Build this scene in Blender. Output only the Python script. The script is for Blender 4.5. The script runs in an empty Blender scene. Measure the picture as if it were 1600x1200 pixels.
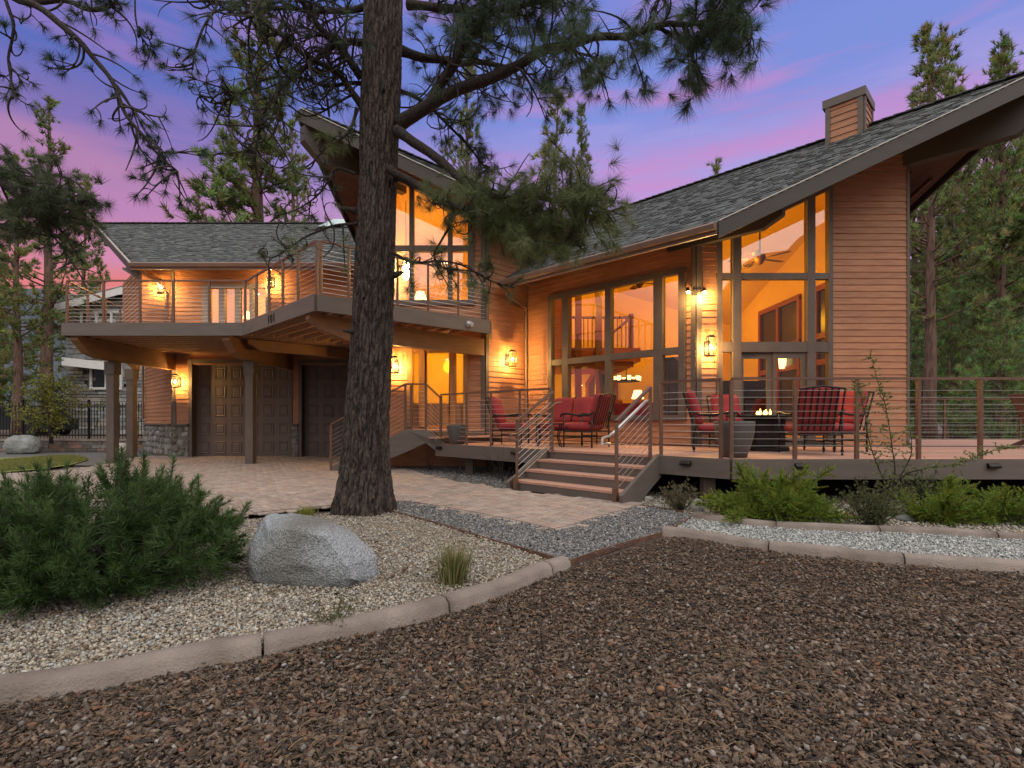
import bpy, math, random
import numpy as np
from mathutils import Vector, Matrix, noise as mnoise

# ------------------------------------------------------------------ camera, sky, sun, exposure
S = bpy.context.scene
COL = S.collection
R = math.radians
H, F, CZ = 656.0, 820.0, 1.12          # horizon row, focal length in photo pixels, eye height
cam = bpy.data.cameras.new('camera')
co = bpy.data.objects.new('camera', cam); COL.objects.link(co)
co.location = (0, 0, CZ); co.rotation_euler = (R(90), 0, 0)
cam.sensor_width = 36; cam.lens = F / 1600 * 36; cam.shift_y = (H - 600) / 1600
cam.clip_start = 0.05; cam.clip_end = 3000
S.camera = co
S.view_settings.view_transform = 'Standard'; S.view_settings.look = 'None'
S.view_settings.exposure = 0.0; S.view_settings.gamma = 1.0
S.cycles.max_bounces = 8; S.cycles.diffuse_bounces = 4; S.cycles.transparent_max_bounces = 24
S.cycles.sample_clamp_indirect = 6.0
S.cycles.use_denoising = True

W = bpy.data.worlds.new('World'); S.world = W; W.use_nodes = True
wn, wl = W.node_tree.nodes, W.node_tree.links
wn.clear()
def wnode(t, **k):
    n = wn.new(t)
    for a, b in k.items(): setattr(n, a, b)
    return n
def wmath(op, a, b=None, c=None):
    n = wnode('ShaderNodeMath', operation=op)
    for i, x in enumerate((a, b, c)):
        if x is None: continue
        if isinstance(x, (int, float)): n.inputs[i].default_value = x
        else: wl.new(x, n.inputs[i])
    return n.outputs[0]
def wramp(fac, stops):
    n = wnode('ShaderNodeValToRGB'); e = n.color_ramp.elements
    n.color_ramp.interpolation = 'EASE'
    while len(e) < len(stops): e.new(0.5)
    for el, (p, c) in zip(e, stops): el.position = p; el.color = (*c, 1)
    wl.new(fac, n.inputs[0]); return n.outputs[0]
def wmix(f, a, b):
    n = wnode('ShaderNodeMix', data_type='RGBA')
    for i, x in ((0, f), (6, a), (7, b)):
        if isinstance(x, (int, float)): n.inputs[i].default_value = x
        elif isinstance(x, tuple): n.inputs[i].default_value = (*x, 1)
        else: wl.new(x, n.inputs[i])
    return n.outputs[2]
def wstep(x, a, b):
    n = wnode('ShaderNodeMapRange', interpolation_type='SMOOTHSTEP')
    wl.new(x, n.inputs[0]); n.inputs[1].default_value = a; n.inputs[2].default_value = b
    return n.outputs[0]
tc = wnode('ShaderNodeTexCoord')
sep = wnode('ShaderNodeSeparateXYZ'); wl.new(tc.outputs['Generated'], sep.inputs[0])
dx, dy, dz = sep.outputs
nz = wnode('ShaderNodeTexNoise'); mp = wnode('ShaderNodeMapping')
mp.inputs['Scale'].default_value = (1.4, 1.4, 10.0); mp.inputs['Rotation'].default_value = (0, R(16), R(20))
wl.new(tc.outputs['Generated'], mp.inputs[0]); wl.new(mp.outputs[0], nz.inputs[0])
nz.inputs['Scale'].default_value = 1.6; nz.inputs['Detail'].default_value = 8; nz.inputs['Roughness'].default_value = 0.58
cl = nz.outputs[0]
zz = wmath('ADD', dz, wmath('MULTIPLY', wmath('SUBTRACT', cl, 0.5), 0.20))
left = wramp(zz, [(0.0, (.72, .19, .19)), (0.20, (.76, .21, .22)), (0.27, (.64, .25, .38)), (0.34, (.44, .22, .44)),
                  (0.41, (.21, .165, .47)), (0.48, (.10, .15, .50)), (0.75, (.07, .145, .53))])
right = wramp(zz, [(0.0, (.62, .44, .64)), (0.32, (.60, .40, .75)), (0.42, (.40, .34, .74)), (0.50, (.21, .28, .71)),
                   (0.62, (.17, .25, .69)), (0.8, (.12, .2, .6))])
front = wmix(wstep(dx, -0.60, 0.15), left, right)
pink = wmath('MULTIPLY', wstep(cl, 0.46, 0.66), wmath('MULTIPLY', wstep(dz, 0.1, 0.3), wstep(dz, 0.85, 0.5)))
front = wmix(wmath('MULTIPLY', wmath('MULTIPLY', pink, 0.62), wstep(dx, -1.1, 0.1)), front, (.66, .26, .56))
# the afterglow fills the half of the sky behind the photographer and the zenith
glow = wramp(dz, [(0.0, (1.12, 1.02, .98)), (0.35, (1.50, 1.42, 1.34)), (1.0, (2.0, 2.0, 1.92))])
sky = wmix(wstep(wmath('ADD', dy, wmath('MULTIPLY', dz, -1.35)), -0.36, -0.82), front, glow)
low = wnode('ShaderNodeTexSky', sky_type='NISHITA', sun_disc=False, sun_elevation=R(6), sun_rotation=R(150))
bg = wnode('ShaderNodeBackground'); wl.new(sky, bg.inputs[0]); bg.inputs[1].default_value = 1.0
bg2 = wnode('ShaderNodeBackground'); wl.new(low.outputs[0], bg2.inputs[0]); bg2.inputs[1].default_value = 0.004
addw = wnode('ShaderNodeAddShader'); wl.new(bg.outputs[0], addw.inputs[0]); wl.new(bg2.outputs[0], addw.inputs[1])
wo = wnode('ShaderNodeOutputWorld'); wl.new(addw.outputs[0], wo.inputs[0])

sl = bpy.data.lights.new('sun', 'SUN'); sl.energy = 0.5; sl.angle = R(25); sl.color = (1, .96, .88)
so = bpy.data.objects.new('sun', sl); COL.objects.link(so)
so.rotation_euler = (R(52), 0, R(32)); so.location = (10, -20, 30)

# ------------------------------------------------------------------ helpers
rng = np.random.default_rng(7)
random.seed(7)
def V(*a): return Vector(a)
def P(px, py, Y): return Vector(((px - 800) / F * Y, Y, CZ + (H - py) / F * Y))
def G(px, py, z=0.0):
    Y = (CZ - z) * F / (py - H)
    return Vector(((px - 800) / F * Y, Y, z))
def XY(px, Y): return (px - 800) / F * Y
def tag(o, label=None, cat=None, group=None, kind=None):
    for k, v in (('label', label), ('category', cat), ('group', group), ('kind', kind)):
        if v: o[k] = v
    return o
def thing(name, label, cat, loc=(0, 0, 0), rz=0.0, group=None):
    o = bpy.data.objects.new(name, None); COL.objects.link(o)
    o.location = loc; o.rotation_euler = (0, 0, rz); o.empty_display_size = .2
    return tag(o, label, cat, group)
def base_of(p):
    v = Vector((0, 0, 0))
    while p is not None: v = v + p.location; p = p.parent
    return v
def link(name, me, mat, parent=None, smooth=False, local=False):
    o = bpy.data.objects.new(name, me); COL.objects.link(o)
    me.materials.append(mat)
    if smooth: me.polygons.foreach_set('use_smooth', np.ones(len(me.polygons), bool))
    if parent is not None:
        o.parent = parent
        if not local: me.transform(Matrix.Translation(-base_of(parent)))
    me.update()
    return o
class MB:
    def __init__(s): s.v = []; s.f = []; s.c = []
    def add(s, vs, fs, c=None):
        b = len(s.v); s.v += [tuple(v) for v in vs]; s.f += [tuple(i + b for i in f) for f in fs]
        s.c += [c or (1, 1, 1)] * len(vs)
    def hexa(s, p, c=None):   # 8 points: bottom 4, top 4
        s.add(p, [(0, 3, 2, 1), (4, 5, 6, 7), (0, 1, 5, 4), (1, 2, 6, 5), (2, 3, 7, 6), (3, 0, 4, 7)], c)
    def box(s, c, d, rz=0.0, col=None):
        cs, sn = math.cos(rz), math.sin(rz); p = []
        for z in (-.5, .5):
            for x, y in ((-.5, -.5), (.5, -.5), (.5, .5), (-.5, .5)):
                X, Y = x * d[0], y * d[1]
                p.append((c[0] + X * cs - Y * sn, c[1] + X * sn + Y * cs, c[2] + z * d[2]))
        s.hexa(p, col)
    def bar(s, p, q, w, h, up=(0, 0, 1), col=None):  # rectangular bar from p to q
        p, q = Vector(p), Vector(q); d = (q - p).normalized(); u = Vector(up)
        a = d.cross(u)
        if a.length < 1e-4: a = d.cross(Vector((1, 0, 0)))
        a.normalize(); b = a.cross(d).normalized()
        pts = []
        for e in (p, q):
            for i, j in ((-1, -1), (1, -1), (1, 1), (-1, 1)): pts.append(e + a * (i * w / 2) + b * (j * h / 2))
        s.hexa(pts, col)
    def prism(s, poly, vec, col=None):
        n = len(poly); vec = Vector(vec); a = [Vector(x) for x in poly]; b = [x + vec for x in a]
        s.add(a + b, [tuple(range(n - 1, -1, -1)), tuple(range(n, 2 * n))] + [(i, (i + 1) % n, n + (i + 1) % n, n + i) for i in range(n)], col)
    def poly(s, pts, col=None): s.add(pts, [tuple(range(len(pts)))], col)
    def tube(s, pts, r, n=6, col=None):
        pts = [Vector(p) for p in pts]; m = len(pts)
        rr = r if isinstance(r, (list, tuple)) else [r] * m
        t = (pts[1] - pts[0]).normalized(); a = t.orthogonal().normalized(); vs = []
        for i in range(m):
            t = (pts[min(i + 1, m - 1)] - pts[max(i - 1, 0)])
            if t.length < 1e-6: t = Vector((0, 0, 1))
            t.normalize(); a = (a - t * a.dot(t))
            if a.length < 1e-5: a = t.orthogonal()
            a.normalize(); b = t.cross(a)
            for k in range(n):
                th = 2 * math.pi * k / n
                vs.append(pts[i] + (a * math.cos(th) + b * math.sin(th)) * rr[i])
        fs = [(i * n + k, i * n + (k + 1) % n, (i + 1) * n + (k + 1) % n, (i + 1) * n + k) for i in range(m - 1) for k in range(n)]
        fs += [tuple(range(n - 1, -1, -1)), tuple(range((m - 1) * n, m * n))]
        s.add(vs, fs, col)
    def lathe(s, prof, c, n=20, col=None):
        vs = []; m = len(prof)
        for r_, z in prof:
            for k in range(n):
                th = 2 * math.pi * k / n; vs.append((c[0] + r_ * math.cos(th), c[1] + r_ * math.sin(th), c[2] + z))
        fs = [(i * n + k, i * n + (k + 1) % n, (i + 1) * n + (k + 1) % n, (i + 1) * n + k) for i in range(m - 1) for k in range(n)]
        fs += [tuple(range(n - 1, -1, -1)), tuple(range((m - 1) * n, m * n))]
        s.add(vs, fs, col)
    def build(s, name, mat, parent=None, smooth=False, local=False):
        me = bpy.data.meshes.new(name); me.from_pydata(s.v, [], s.f)
        if True:
            at = me.color_attributes.new('col', 'FLOAT_COLOR', 'POINT')
            at.data.foreach_set('color', np.c_[np.array(s.c, float), np.ones(len(s.c))].ravel())
        return link(name, me, mat, parent, smooth, local)
def np_mesh(name, verts, faces, mat, parent=None, cols=None, smooth=False, local=False):
    verts = np.asarray(verts, np.float32); faces = np.asarray(faces, np.int32); k = faces.shape[1]
    me = bpy.data.meshes.new(name)
    me.vertices.add(len(verts)); me.vertices.foreach_set('co', verts.ravel())
    me.loops.add(faces.size); me.loops.foreach_set('vertex_index', faces.ravel())
    me.polygons.add(len(faces)); me.polygons.foreach_set('loop_start', np.arange(0, faces.size, k, dtype=np.int32))
    me.update(calc_edges=True)
    if cols is not None:
        at = me.color_attributes.new('col', 'FLOAT_COLOR', 'POINT')
        at.data.foreach_set('color', np.c_[cols, np.ones(len(cols))].astype(np.float32).ravel())
    return link(name, me, mat, parent, smooth, local)
def copy_tree(o, parent=None):
    c = o.copy(); COL.objects.link(c)
    if parent is not None: c.parent = parent
    for ch in list(o.children): copy_tree(ch, c)
    return c

# ------------------------------------------------------------------ materials
def mat(name, c1, c2=None, rough=.7, scale=6.0, stretch=(1, 1, 1), bump=0.0, bscale=None, metal=0.0, attr=False,
        detail=4, spec=.4, emit=None, estr=0, trans=0.0, contrast=(.35, .65)):
    m = bpy.data.materials.new(name); m.use_nodes = True
    n, l = m.node_tree.nodes, m.node_tree.links; b = n['Principled BSDF']
    b.inputs['Roughness'].default_value = rough; b.inputs['Metallic'].default_value = metal
    b.inputs['Specular IOR Level'].default_value = spec
    c2 = c2 or tuple(x * .75 for x in c1)
    t = n.new('ShaderNodeTexCoord'); mpn = n.new('ShaderNodeMapping'); l.new(t.outputs['Object'], mpn.inputs[0])
    mpn.inputs['Scale'].default_value = stretch
    tx = n.new('ShaderNodeTexNoise'); tx.inputs['Scale'].default_value = scale; tx.inputs['Detail'].default_value = detail
    l.new(mpn.outputs[0], tx.inputs[0])
    mr = n.new('ShaderNodeMapRange'); mr.inputs[1].default_value = contrast[0]; mr.inputs[2].default_value = contrast[1]
    l.new(tx.outputs[0], mr.inputs[0])
    mx = n.new('ShaderNodeMix'); mx.data_type = 'RGBA'; l.new(mr.outputs[0], mx.inputs[0])
    mx.inputs[6].default_value = (*c1, 1); mx.inputs[7].default_value = (*c2, 1)
    out = mx.outputs[2]
    if attr:
        a = n.new('ShaderNodeVertexColor'); a.layer_name = 'col'
        m2 = n.new('ShaderNodeMix'); m2.data_type = 'RGBA'; m2.blend_type = 'MULTIPLY'; m2.inputs[0].default_value = 1
        l.new(out, m2.inputs[6]); l.new(a.outputs[0], m2.inputs[7]); out = m2.outputs[2]
    l.new(out, b.inputs['Base Color'])
    if bump:
        t2 = n.new('ShaderNodeTexNoise'); t2.inputs['Scale'].default_value = bscale or scale * 4; t2.inputs['Detail'].default_value = 6
        l.new(mpn.outputs[0], t2.inputs[0])
        bp = n.new('ShaderNodeBump'); bp.inputs['Strength'].default_value = bump; bp.inputs['Distance'].default_value = .02
        l.new(t2.outputs[0], bp.inputs['Height']); l.new(bp.outputs[0], b.inputs['Normal'])
    if emit: b.inputs['Emission Color'].default_value = (*emit, 1); b.inputs['Emission Strength'].default_value = estr
    if trans:
        out_n = n['Material Output']; tl = n.new('ShaderNodeBsdfTranslucent'); l.new(out, tl.inputs[0])
        ms = n.new('ShaderNodeMixShader'); ms.inputs[0].default_value = trans
        l.new(b.outputs[0], ms.inputs[1]); l.new(tl.outputs[0], ms.inputs[2]); l.new(ms.outputs[0], out_n.inputs[0])
    return m
def glass(name, base=.10, tint=(1, 1, 1), rough=.0):
    m = bpy.data.materials.new(name); m.use_nodes = True
    n, l = m.node_tree.nodes, m.node_tree.links; n.clear()
    o = n.new('ShaderNodeOutputMaterial'); tr = n.new('ShaderNodeBsdfTransparent'); tr.inputs[0].default_value = (*tint, 1)
    gl = n.new('ShaderNodeBsdfGlossy'); gl.inputs['Roughness'].default_value = rough
    fr = n.new('ShaderNodeLayerWeight'); fr.inputs[0].default_value = .5
    pw = n.new('ShaderNodeMath'); pw.operation = 'POWER'; pw.inputs[1].default_value = 4.5; l.new(fr.outputs['Facing'], pw.inputs[0])
    ad = n.new('ShaderNodeMath'); ad.operation = 'MULTIPLY_ADD'; ad.use_clamp = True; ad.inputs[1].default_value = .9; ad.inputs[2].default_value = base
    l.new(pw.outputs[0], ad.inputs[0])
    nt = n.new('ShaderNodeTexNoise'); nt.inputs['Scale'].default_value = .8
    bp = n.new('ShaderNodeBump'); bp.inputs['Strength'].default_value = .02; l.new(nt.outputs[0], bp.inputs['Height']); l.new(bp.outputs[0], gl.inputs['Normal'])
    mx = n.new('ShaderNodeMixShader'); l.new(ad.outputs[0], mx.inputs[0]); l.new(tr.outputs[0], mx.inputs[1]); l.new(gl.outputs[0], mx.inputs[2])
    l.new(mx.outputs[0], o.inputs[0]); return m
def frosted(name):
    m = bpy.data.materials.new(name); m.use_nodes = True
    n, l = m.node_tree.nodes, m.node_tree.links; n.clear()
    o = n.new('ShaderNodeOutputMaterial'); g = n.new('ShaderNodeBsdfGlass'); g.inputs['Roughness'].default_value = .12
    vt = n.new('ShaderNodeTexVoronoi'); vt.inputs['Scale'].default_value = 45
    bp = n.new('ShaderNodeBump'); bp.inputs['Strength'].default_value = .35; l.new(vt.outputs[0], bp.inputs['Height']); l.new(bp.outputs[0], g.inputs['Normal'])
    tr = n.new('ShaderNodeBsdfTranslucent'); mx = n.new('ShaderNodeMixShader'); mx.inputs[0].default_value = .55
    l.new(g.outputs[0], mx.inputs[1]); l.new(tr.outputs[0], mx.inputs[2]); l.new(mx.outputs[0], o.inputs[0]); return m
def emis(name, c, s):
    m = bpy.data.materials.new(name); m.use_nodes = True
    n, l = m.node_tree.nodes, m.node_tree.links; n.clear()
    o = n.new('ShaderNodeOutputMaterial'); e = n.new('ShaderNodeEmission'); e.inputs[0].default_value = (*c, 1); e.inputs[1].default_value = s
    nt = n.new('ShaderNodeTexNoise'); nt.inputs['Scale'].default_value = 8
    mr = n.new('ShaderNodeMapRange'); mr.inputs[3].default_value = .8 * s; mr.inputs[4].default_value = 1.2 * s
    l.new(nt.outputs[0], mr.inputs[0]); l.new(mr.outputs[0], e.inputs[1]); l.new(e.outputs[0], o.inputs[0]); return m

M = {}
M['siding'] = mat('cedar_siding', (.395, .178, .092), (.30, .128, .064), .62, 3, (1, 1, 9), .10, 14, attr=True)
M['trim'] = mat('brown_trim_paint', (.112, .084, .071), (.09, .067, .057), .55, 4, (1, 1, 1), .05, 30)
M['soffit'] = mat('soffit_wood', (.11, .06, .04), (.08, .043, .028), .7, 5, (6, 1, 1), .1)
M['rake'] = mat('rake_board_paint', (.05, .039, .034), (.042, .033, .029), .6, 2, (1, 1, 4), .06, 20)
M['fascia'] = mat('fascia_paint', (.125, .098, .086), (.104, .081, .071), .6, 2, (1, 1, 4), .06, 20)
M['shingle'] = mat('asphalt_shingle', (.95, .97, .97), (.75, .78, .78), .9, 30, (1, 1, 1), .5, 160, attr=True)
M['plaster'] = mat('interior_plaster', (.80, .60, .28), (.77, .56, .25), .85, 2, (1, 1, 1), .04, 60)
M['ceiling'] = mat('interior_ceiling', (.72, .52, .24), (.68, .48, .21), .85, 2)
M['floor_in'] = mat('interior_floor', (.30, .15, .07), (.22, .10, .05), .4, 6, (1, 8, 1))
M['redwood'] = mat('reddish_interior_wood', (.26, .07, .03), (.19, .05, .02), .5, 5, (1, 1, 6))
M['darkwood'] = mat('dark_interior_wood', (.09, .035, .018), (.06, .02, .012), .5, 5, (1, 1, 6))
M['beam'] = mat('glulam_beam', (.23, .115, .058), (.175, .085, .042), .65, 3, (1, 1, 10), .12, 20)
M['joist'] = mat('joist_wood', (.36, .20, .115), (.28, .15, .085), .75, 4, (8, 1, 1), .1)
M['door'] = mat('garage_door_paint', (.125, .092, .083), (.11, .08, .072), .55, 3)
M['entry'] = mat('stained_alder_door', (.34, .17, .075), (.22, .10, .04), .5, 4, (2, 2, .35), .12, 18)
M['rail'] = mat('powder_coated_steel', (.16, .085, .06), (.13, .07, .05), .45, 8, metal=.3)
M['cable'] = mat('steel_cable', (.62, .60, .57), (.5, .48, .46), .3, 20, metal=.7)
M['deck'] = mat('composite_decking', (.46, .26, .195), (.38, .21, .155), .6, 3, (1, 12, 1), .08, 12, attr=True)
M['stone'] = mat('veneer_stone', (1, 1, 1), (.7, .68, .66), .9, 9, bump=.5, bscale=30, attr=True)
M['mortar'] = mat('mortar', (.17, .15, .14), (.13, .12, .11), .95, 12, bump=.3)
M['glass'] = glass('window_glass', .13)
M['lglass'] = glass('lantern_glass', .01)
M['frost'] = frosted('textured_door_glass')
M['metal'] = mat('dark_bronze_metal', (.03, .024, .02), (.02, .016, .014), .45, 12, metal=.6)
M['gutter'] = mat('gutter_paint', (.20, .13, .10), (.17, .11, .085), .45, 2)
M['drip'] = mat('drip_edge_metal', (.52, .48, .44), (.45, .42, .4), .4, 6)
M['pale'] = mat('pale_door_frame', (.27, .235, .21), (.23, .2, .18), .5, 4)
M['white'] = mat('white_paint', (.72, .71, .69), (.66, .65, .64), .6, 4)
M['bulb'] = emis('lamp_bulb', (1, .66, .26), 90)
M['shade'] = emis('lamp_shade', (1, .60, .20), 5)
M['can'] = emis('ceiling_lamp_lens', (1, .75, .4), 8)
M['flame'] = emis('fire_flame', (1, .55, .12), 9)
M['cushion'] = mat('red_outdoor_fabric', (.27, .028, .03), (.22, .02, .024), .85, 4, bump=.12, bscale=220)
M['iron'] = mat('wrought_iron', (.022, .019, .018), (.014, .012, .012), .45, 20, metal=.5)
M['planter'] = mat('grey_resin_planter', (.095, .082, .076), (.08, .069, .064), .6, 10, bump=.06, bscale=80)
M['mulchbase'] = mat('mulch_soil', (.07, .047, .035), (.035, .024, .018), .95, 22, bump=.9, bscale=70)
M['chips'] = mat('bark_chips', (1, 1, 1), (.62, .6, .58), .9, 70, bump=.4, bscale=200, attr=True)
M['gravelbase'] = mat('pale_gravel_bed', (.33, .285, .235), (.20, .165, .13), .95, 55, bump=.9, bscale=120)
M['pebble'] = mat('pebbles', (1, 1, 1), (.8, .79, .77), .85, 60, bump=.2, bscale=200, attr=True)
M['greybase'] = mat('grey_gravel_bed', (.16, .155, .155), (.09, .088, .088), .95, 60, bump=.9, bscale=130)
M['pathbase'] = mat('crushed_granite', (.36, .36, .345), (.24, .24, .23), .95, 60, bump=.9, bscale=140)
M['soil'] = mat('forest_soil', (.12, .085, .06), (.075, .055, .04), .95, .9, bump=.5, bscale=12)
M['paver'] = mat('clay_pavers', (1, 1, 1), (.78, .76, .75), .85, 24, bump=.25, bscale=90, attr=True)
M['paverbase'] = mat('paver_joint_sand', (.06, .047, .04), (.045, .035, .03), .95, 30)
M['curb'] = mat('tinted_concrete', (.25, .202, .176), (.15, .118, .10), .88, 3.2, bump=.6, bscale=90, contrast=(.36, .66), detail=10)
M['edging'] = mat('rusted_steel_edging', (.13, .065, .04), (.08, .04, .026), .8, 14, bump=.2)
M['granite'] = mat('granite_boulder', (.36, .375, .39), (.14, .14, .138), .9, 110, bump=1.0, bscale=60, detail=8, contrast=(.36, .64), attr=True)
M['rock'] = mat('river_rock', (1, 1, 1), (.75, .74, .72), .8, 20, bump=.3, bscale=60, attr=True)
M['bark'] = mat('pine_bark', (.092, .066, .058), (.022, .016, .015), .95, 11, (4.5, 4.5, 2.0), 1.0, 22, detail=9, attr=True)
M['twig'] = mat('twig_bark', (.042, .033, .029), (.024, .019, .017), .9, 14)
M['bark2'] = mat('forest_bark', (.17, .10, .075), (.075, .045, .036), .95, 3, (3, 3, .6), .8, 9)
M['needle'] = mat('pine_needles', (1, 1, 1), (.8, .85, .75), .55, 1.3, attr=True, trans=.3, spec=.3)
M['leaf'] = mat('small_leaves', (1, 1, 1), (.8, .85, .75), .5, 6, attr=True, trans=.3)
M['lawn'] = mat('lawn_grass', (.17, .21, .05), (.25, .24, .075), .9, 5, bump=.5, bscale=120)
M['nstone'] = mat('ledge_stone', (1, 1, 1), (.72, .7, .69), .9, 5, bump=.5, bscale=20, attr=True)
M['ironfence'] = mat('black_fence_paint', (.012, .011, .011), (.009, .008, .008), .5, 10, metal=.4)
M['hill'] = mat('forested_hill', (.040, .052, .075), (.06, .065, .085), .95, .03, bump=.6, bscale=.15)  # bluish distance haze mixed into the hillside colour
M['mount'] = mat('snow_dusted_mountain', (.035, .033, .03), (.06, .055, .052), .95, .02, bump=.5, bscale=.1, detail=8)
M['car'] = mat('dark_car_paint', (.03, .035, .04), (.025, .03, .035), .3, 2, metal=.3)
M['vanwhite'] = mat('white_vehicle_paint', (.6, .6, .6), (.55, .55, .56), .35, 2)
M['tyre'] = mat('tyre_rubber', (.02, .02, .02), (.015, .015, .015), .9, 12)
M['carglass'] = mat('vehicle_glass', (.02, .025, .03), (.015, .02, .025), .1, 3, spec=.8)
M['num'] = mat('house_number_bronze', (.035, .028, .024), (.025, .02, .018), .5, 20, metal=.5)
M['plastic'] = mat('grey_lamp_housing', (.5, .5, .5), (.4, .4, .4), .4, 20)
M['tank'] = mat('black_screen', (.012, .012, .012), (.01, .01, .01), .25, 3)
M['skyl'] = mat('skylight_acrylic', (.36, .45, .47), (.3, .4, .42), .2, 3, spec=.5)
# ------------------------------------------------------------------ the house
GZ = lambda x, y: 4.49 + .662 * ((x + y - 12.5) / 1.414) if x + y < 18.26 else 7.19 - .42 * ((x + y - 18.26) / 1.414)
TZ = lambda x, y: 5.89 + .662 * ((y - x - 11.78) / 1.414) if y - x < 15.78 else 7.76 - .42 * ((y - x - 15.78) / 1.414)
W0, W1, W2, T1, TL = (7.86, 10.4), (3.65, 10.4), (.367, 13.683), (-.65, 12.67), (-3.11, 12.67)
G1 = (-10.11, 15.65)
house = thing('house', 'two storey cedar sided house with prow roofs, tall lit windows and two garage doors', 'house', (0, 14, 0))

class Wall:
    def __init__(s, a, b):
        s.a = Vector((*a, 0)); s.b = Vector((*b, 0)); s.d = (s.b - s.a); s.L = s.d.length; s.d.normalize()
        n = Vector((s.d.y, -s.d.x, 0)); m = (s.a + s.b) / 2
        s.n = n if n.dot(-m) > 0 else -n
    def p(s, u, z, o=0.0): return s.a + s.d * u + s.n * o + Vector((0, 0, z))
    def upx(s, px):                                   # where the sight line of a pixel column meets this wall
        k = (px - 800) / F
        return (k * s.a.y - s.a.x) / (s.d.x - k * s.d.y)
    def block(s, mb, u0, u1, z0, z1, o0, o1, z0b=None, z1b=None, col=None):
        z0b = z0 if z0b is None else z0b; z1b = z1 if z1b is None else z1b
        mb.hexa([s.p(u0, z0, o0), s.p(u1, z0b, o0), s.p(u1, z0b, o1), s.p(u0, z0, o1),
                 s.p(u0, z1, o0), s.p(u1, z1b, o0), s.p(u1, z1b, o1), s.p(u0, z1, o1)], col)
    def siding(s, mb, zb, zt, holes=(), ext=.127, u0=0.0, u1=None, thick=.022):
        u1 = s.L if u1 is None else u1; z = zb; k = 0
        us = np.linspace(u0, u1, max(4, int((u1 - u0) / .06)))
        while True:
            ok = [z + ext * .4 < zt(u) for u in us]
            if not any(ok): break
            iv = []; st = None
            for u, o_ in zip(us, ok):
                if o_ and st is None: st = u
                if not o_ and st is not None: iv.append((st, u)); st = None
            if st is not None: iv.append((st, u1))
            for h in holes:
                if h[2] < z + ext * .6 and h[3] > z + ext * .4:
                    nv = []
                    for a, b in iv:
                        if h[1] <= a or h[0] >= b: nv.append((a, b)); continue
                        if h[0] > a: nv.append((a, h[0]))
                        if h[1] < b: nv.append((h[1], b))
                    iv = nv
            for a, b in iv:
                if b - a < .02: continue
                cuts = [a]
                if b - a > 3.2: cuts.append(a + (b - a) * random.uniform(.35, .65))
                cuts.append(b)
                for p, q in zip(cuts, cuts[1:]):
                    q2 = q - (.003 if q != b else 0); g = random.uniform(.90, 1.08); w = random.uniform(-.03, .03)
                    t1 = z + ext + .012
                    mb.hexa([s.p(p, z, 0), s.p(q2, z, 0), s.p(q2, z, thick), s.p(p, z, thick),
                             s.p(p, t1, 0), s.p(q2, t1, 0), s.p(q2, t1, .004), s.p(p, t1, .004)], (g, g * (1 - w * .5), g * (1 - w)))
            z += ext; k += 1
            if k > 80: break
    def sheet(s, mb, zb, zt, holes=(), off=-.15, u0=0.0, u1=None):
        u1 = s.L if u1 is None else u1
        us = sorted(set([u0, u1] + [h[i] for h in holes for i in (0, 1) if u0 < h[i] < u1] + list(np.linspace(u0, u1, 8))))
        for a, b in zip(us, us[1:]):
            if b - a < 1e-4: continue
            hz = [h for h in holes if h[0] < (a + b) / 2 < h[1]]
            lo = zb
            for h in sorted(hz, key=lambda h: h[2]):
                if h[2] > lo: mb.poly([s.p(a, lo, off), s.p(b, lo, off), s.p(b, h[2], off), s.p(a, h[2], off)])
                lo = h[4](a) if len(h) > 4 else h[3]
                lo2 = h[4](b) if len(h) > 4 else h[3]
                mb.poly([s.p(a, lo, off), s.p(b, lo2, off), s.p(b, zt(b), off), s.p(a, zt(a), off)]); lo = None; break
            if lo is not None: mb.poly([s.p(a, lo, off), s.p(b, lo, off), s.p(b, zt(b), off), s.p(a, zt(a), off)])

def window(w, name, vb, hb, zbot, top, parent, tb=.09, cells=(), label=None, fm='trim', gl='glass', dep=(-.08, .05)):
    f = MB(); u0, u1 = vb[0][0], vb[-1][1]
    for a, b in vb: w.block(f, a, b, zbot, top(a), dep[0], dep[1], None, top(b))
    for za, zb_, a, b in hb: w.block(f, a, b, za, zb_, dep[0] + .01, dep[1] - .006)
    w.block(f, u0, u1, top(u0) - tb, top(u0) + .03, dep[0] + .005, dep[1] + .004, top(u1) - tb, top(u1) + .03)
    w.block(f, u0 - .02, u1 + .02, zbot - .05, zbot + tb * .7, dep[0] + .005, dep[1] + .03)
    o = tag(f.build(name, M[fm], house), label)
    for a, b, za, zb_ in cells:
        g = MB()
        if zb_ is None: w.block(g, a - .01, b + .01, za, top(a) - tb + .01, -.03, -.022, None, top(b) - tb + .01)
        else: w.block(g, a - .01, b + .01, za, zb_, -.03, -.022)
        g.build('pane', M[gl], o)
    return o

# ---- great room walls
wf, wa = Wall(W1, W0), Wall(W1, W2)
ftop = lambda u: GZ(3.65 + u, 10.4) - .34
atop = lambda u: 4.87
U = wf.upx
hd = lambda u: 5.55 + .468 * (u + 3.65 - 5.83)                     # sloping head of the tall window
fw = (U(1119), U(1299), .6, 9, hd)
SD = {k: MB() for k in ('pier', 'angled', 'tower', 'tower_low', 'tower_side', 'upper_side', 'garage', 'garage_side', 'gallery', 'bump', 'bump_side')}
wf.siding(SD['pier'], .62, ftop, [(U(1119), U(1299), .55, 4.64)] + [(U(1119) + (z - 4.64) / .468, U(1299), z, z + .2) for z in np.arange(4.64, 5.8, .1)])
A_ = wa.upx
aw = (A_(1073), A_(858), 1.12, 4.17)
wa.siding(SD['angled'], .62, atop, [aw])
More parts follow.
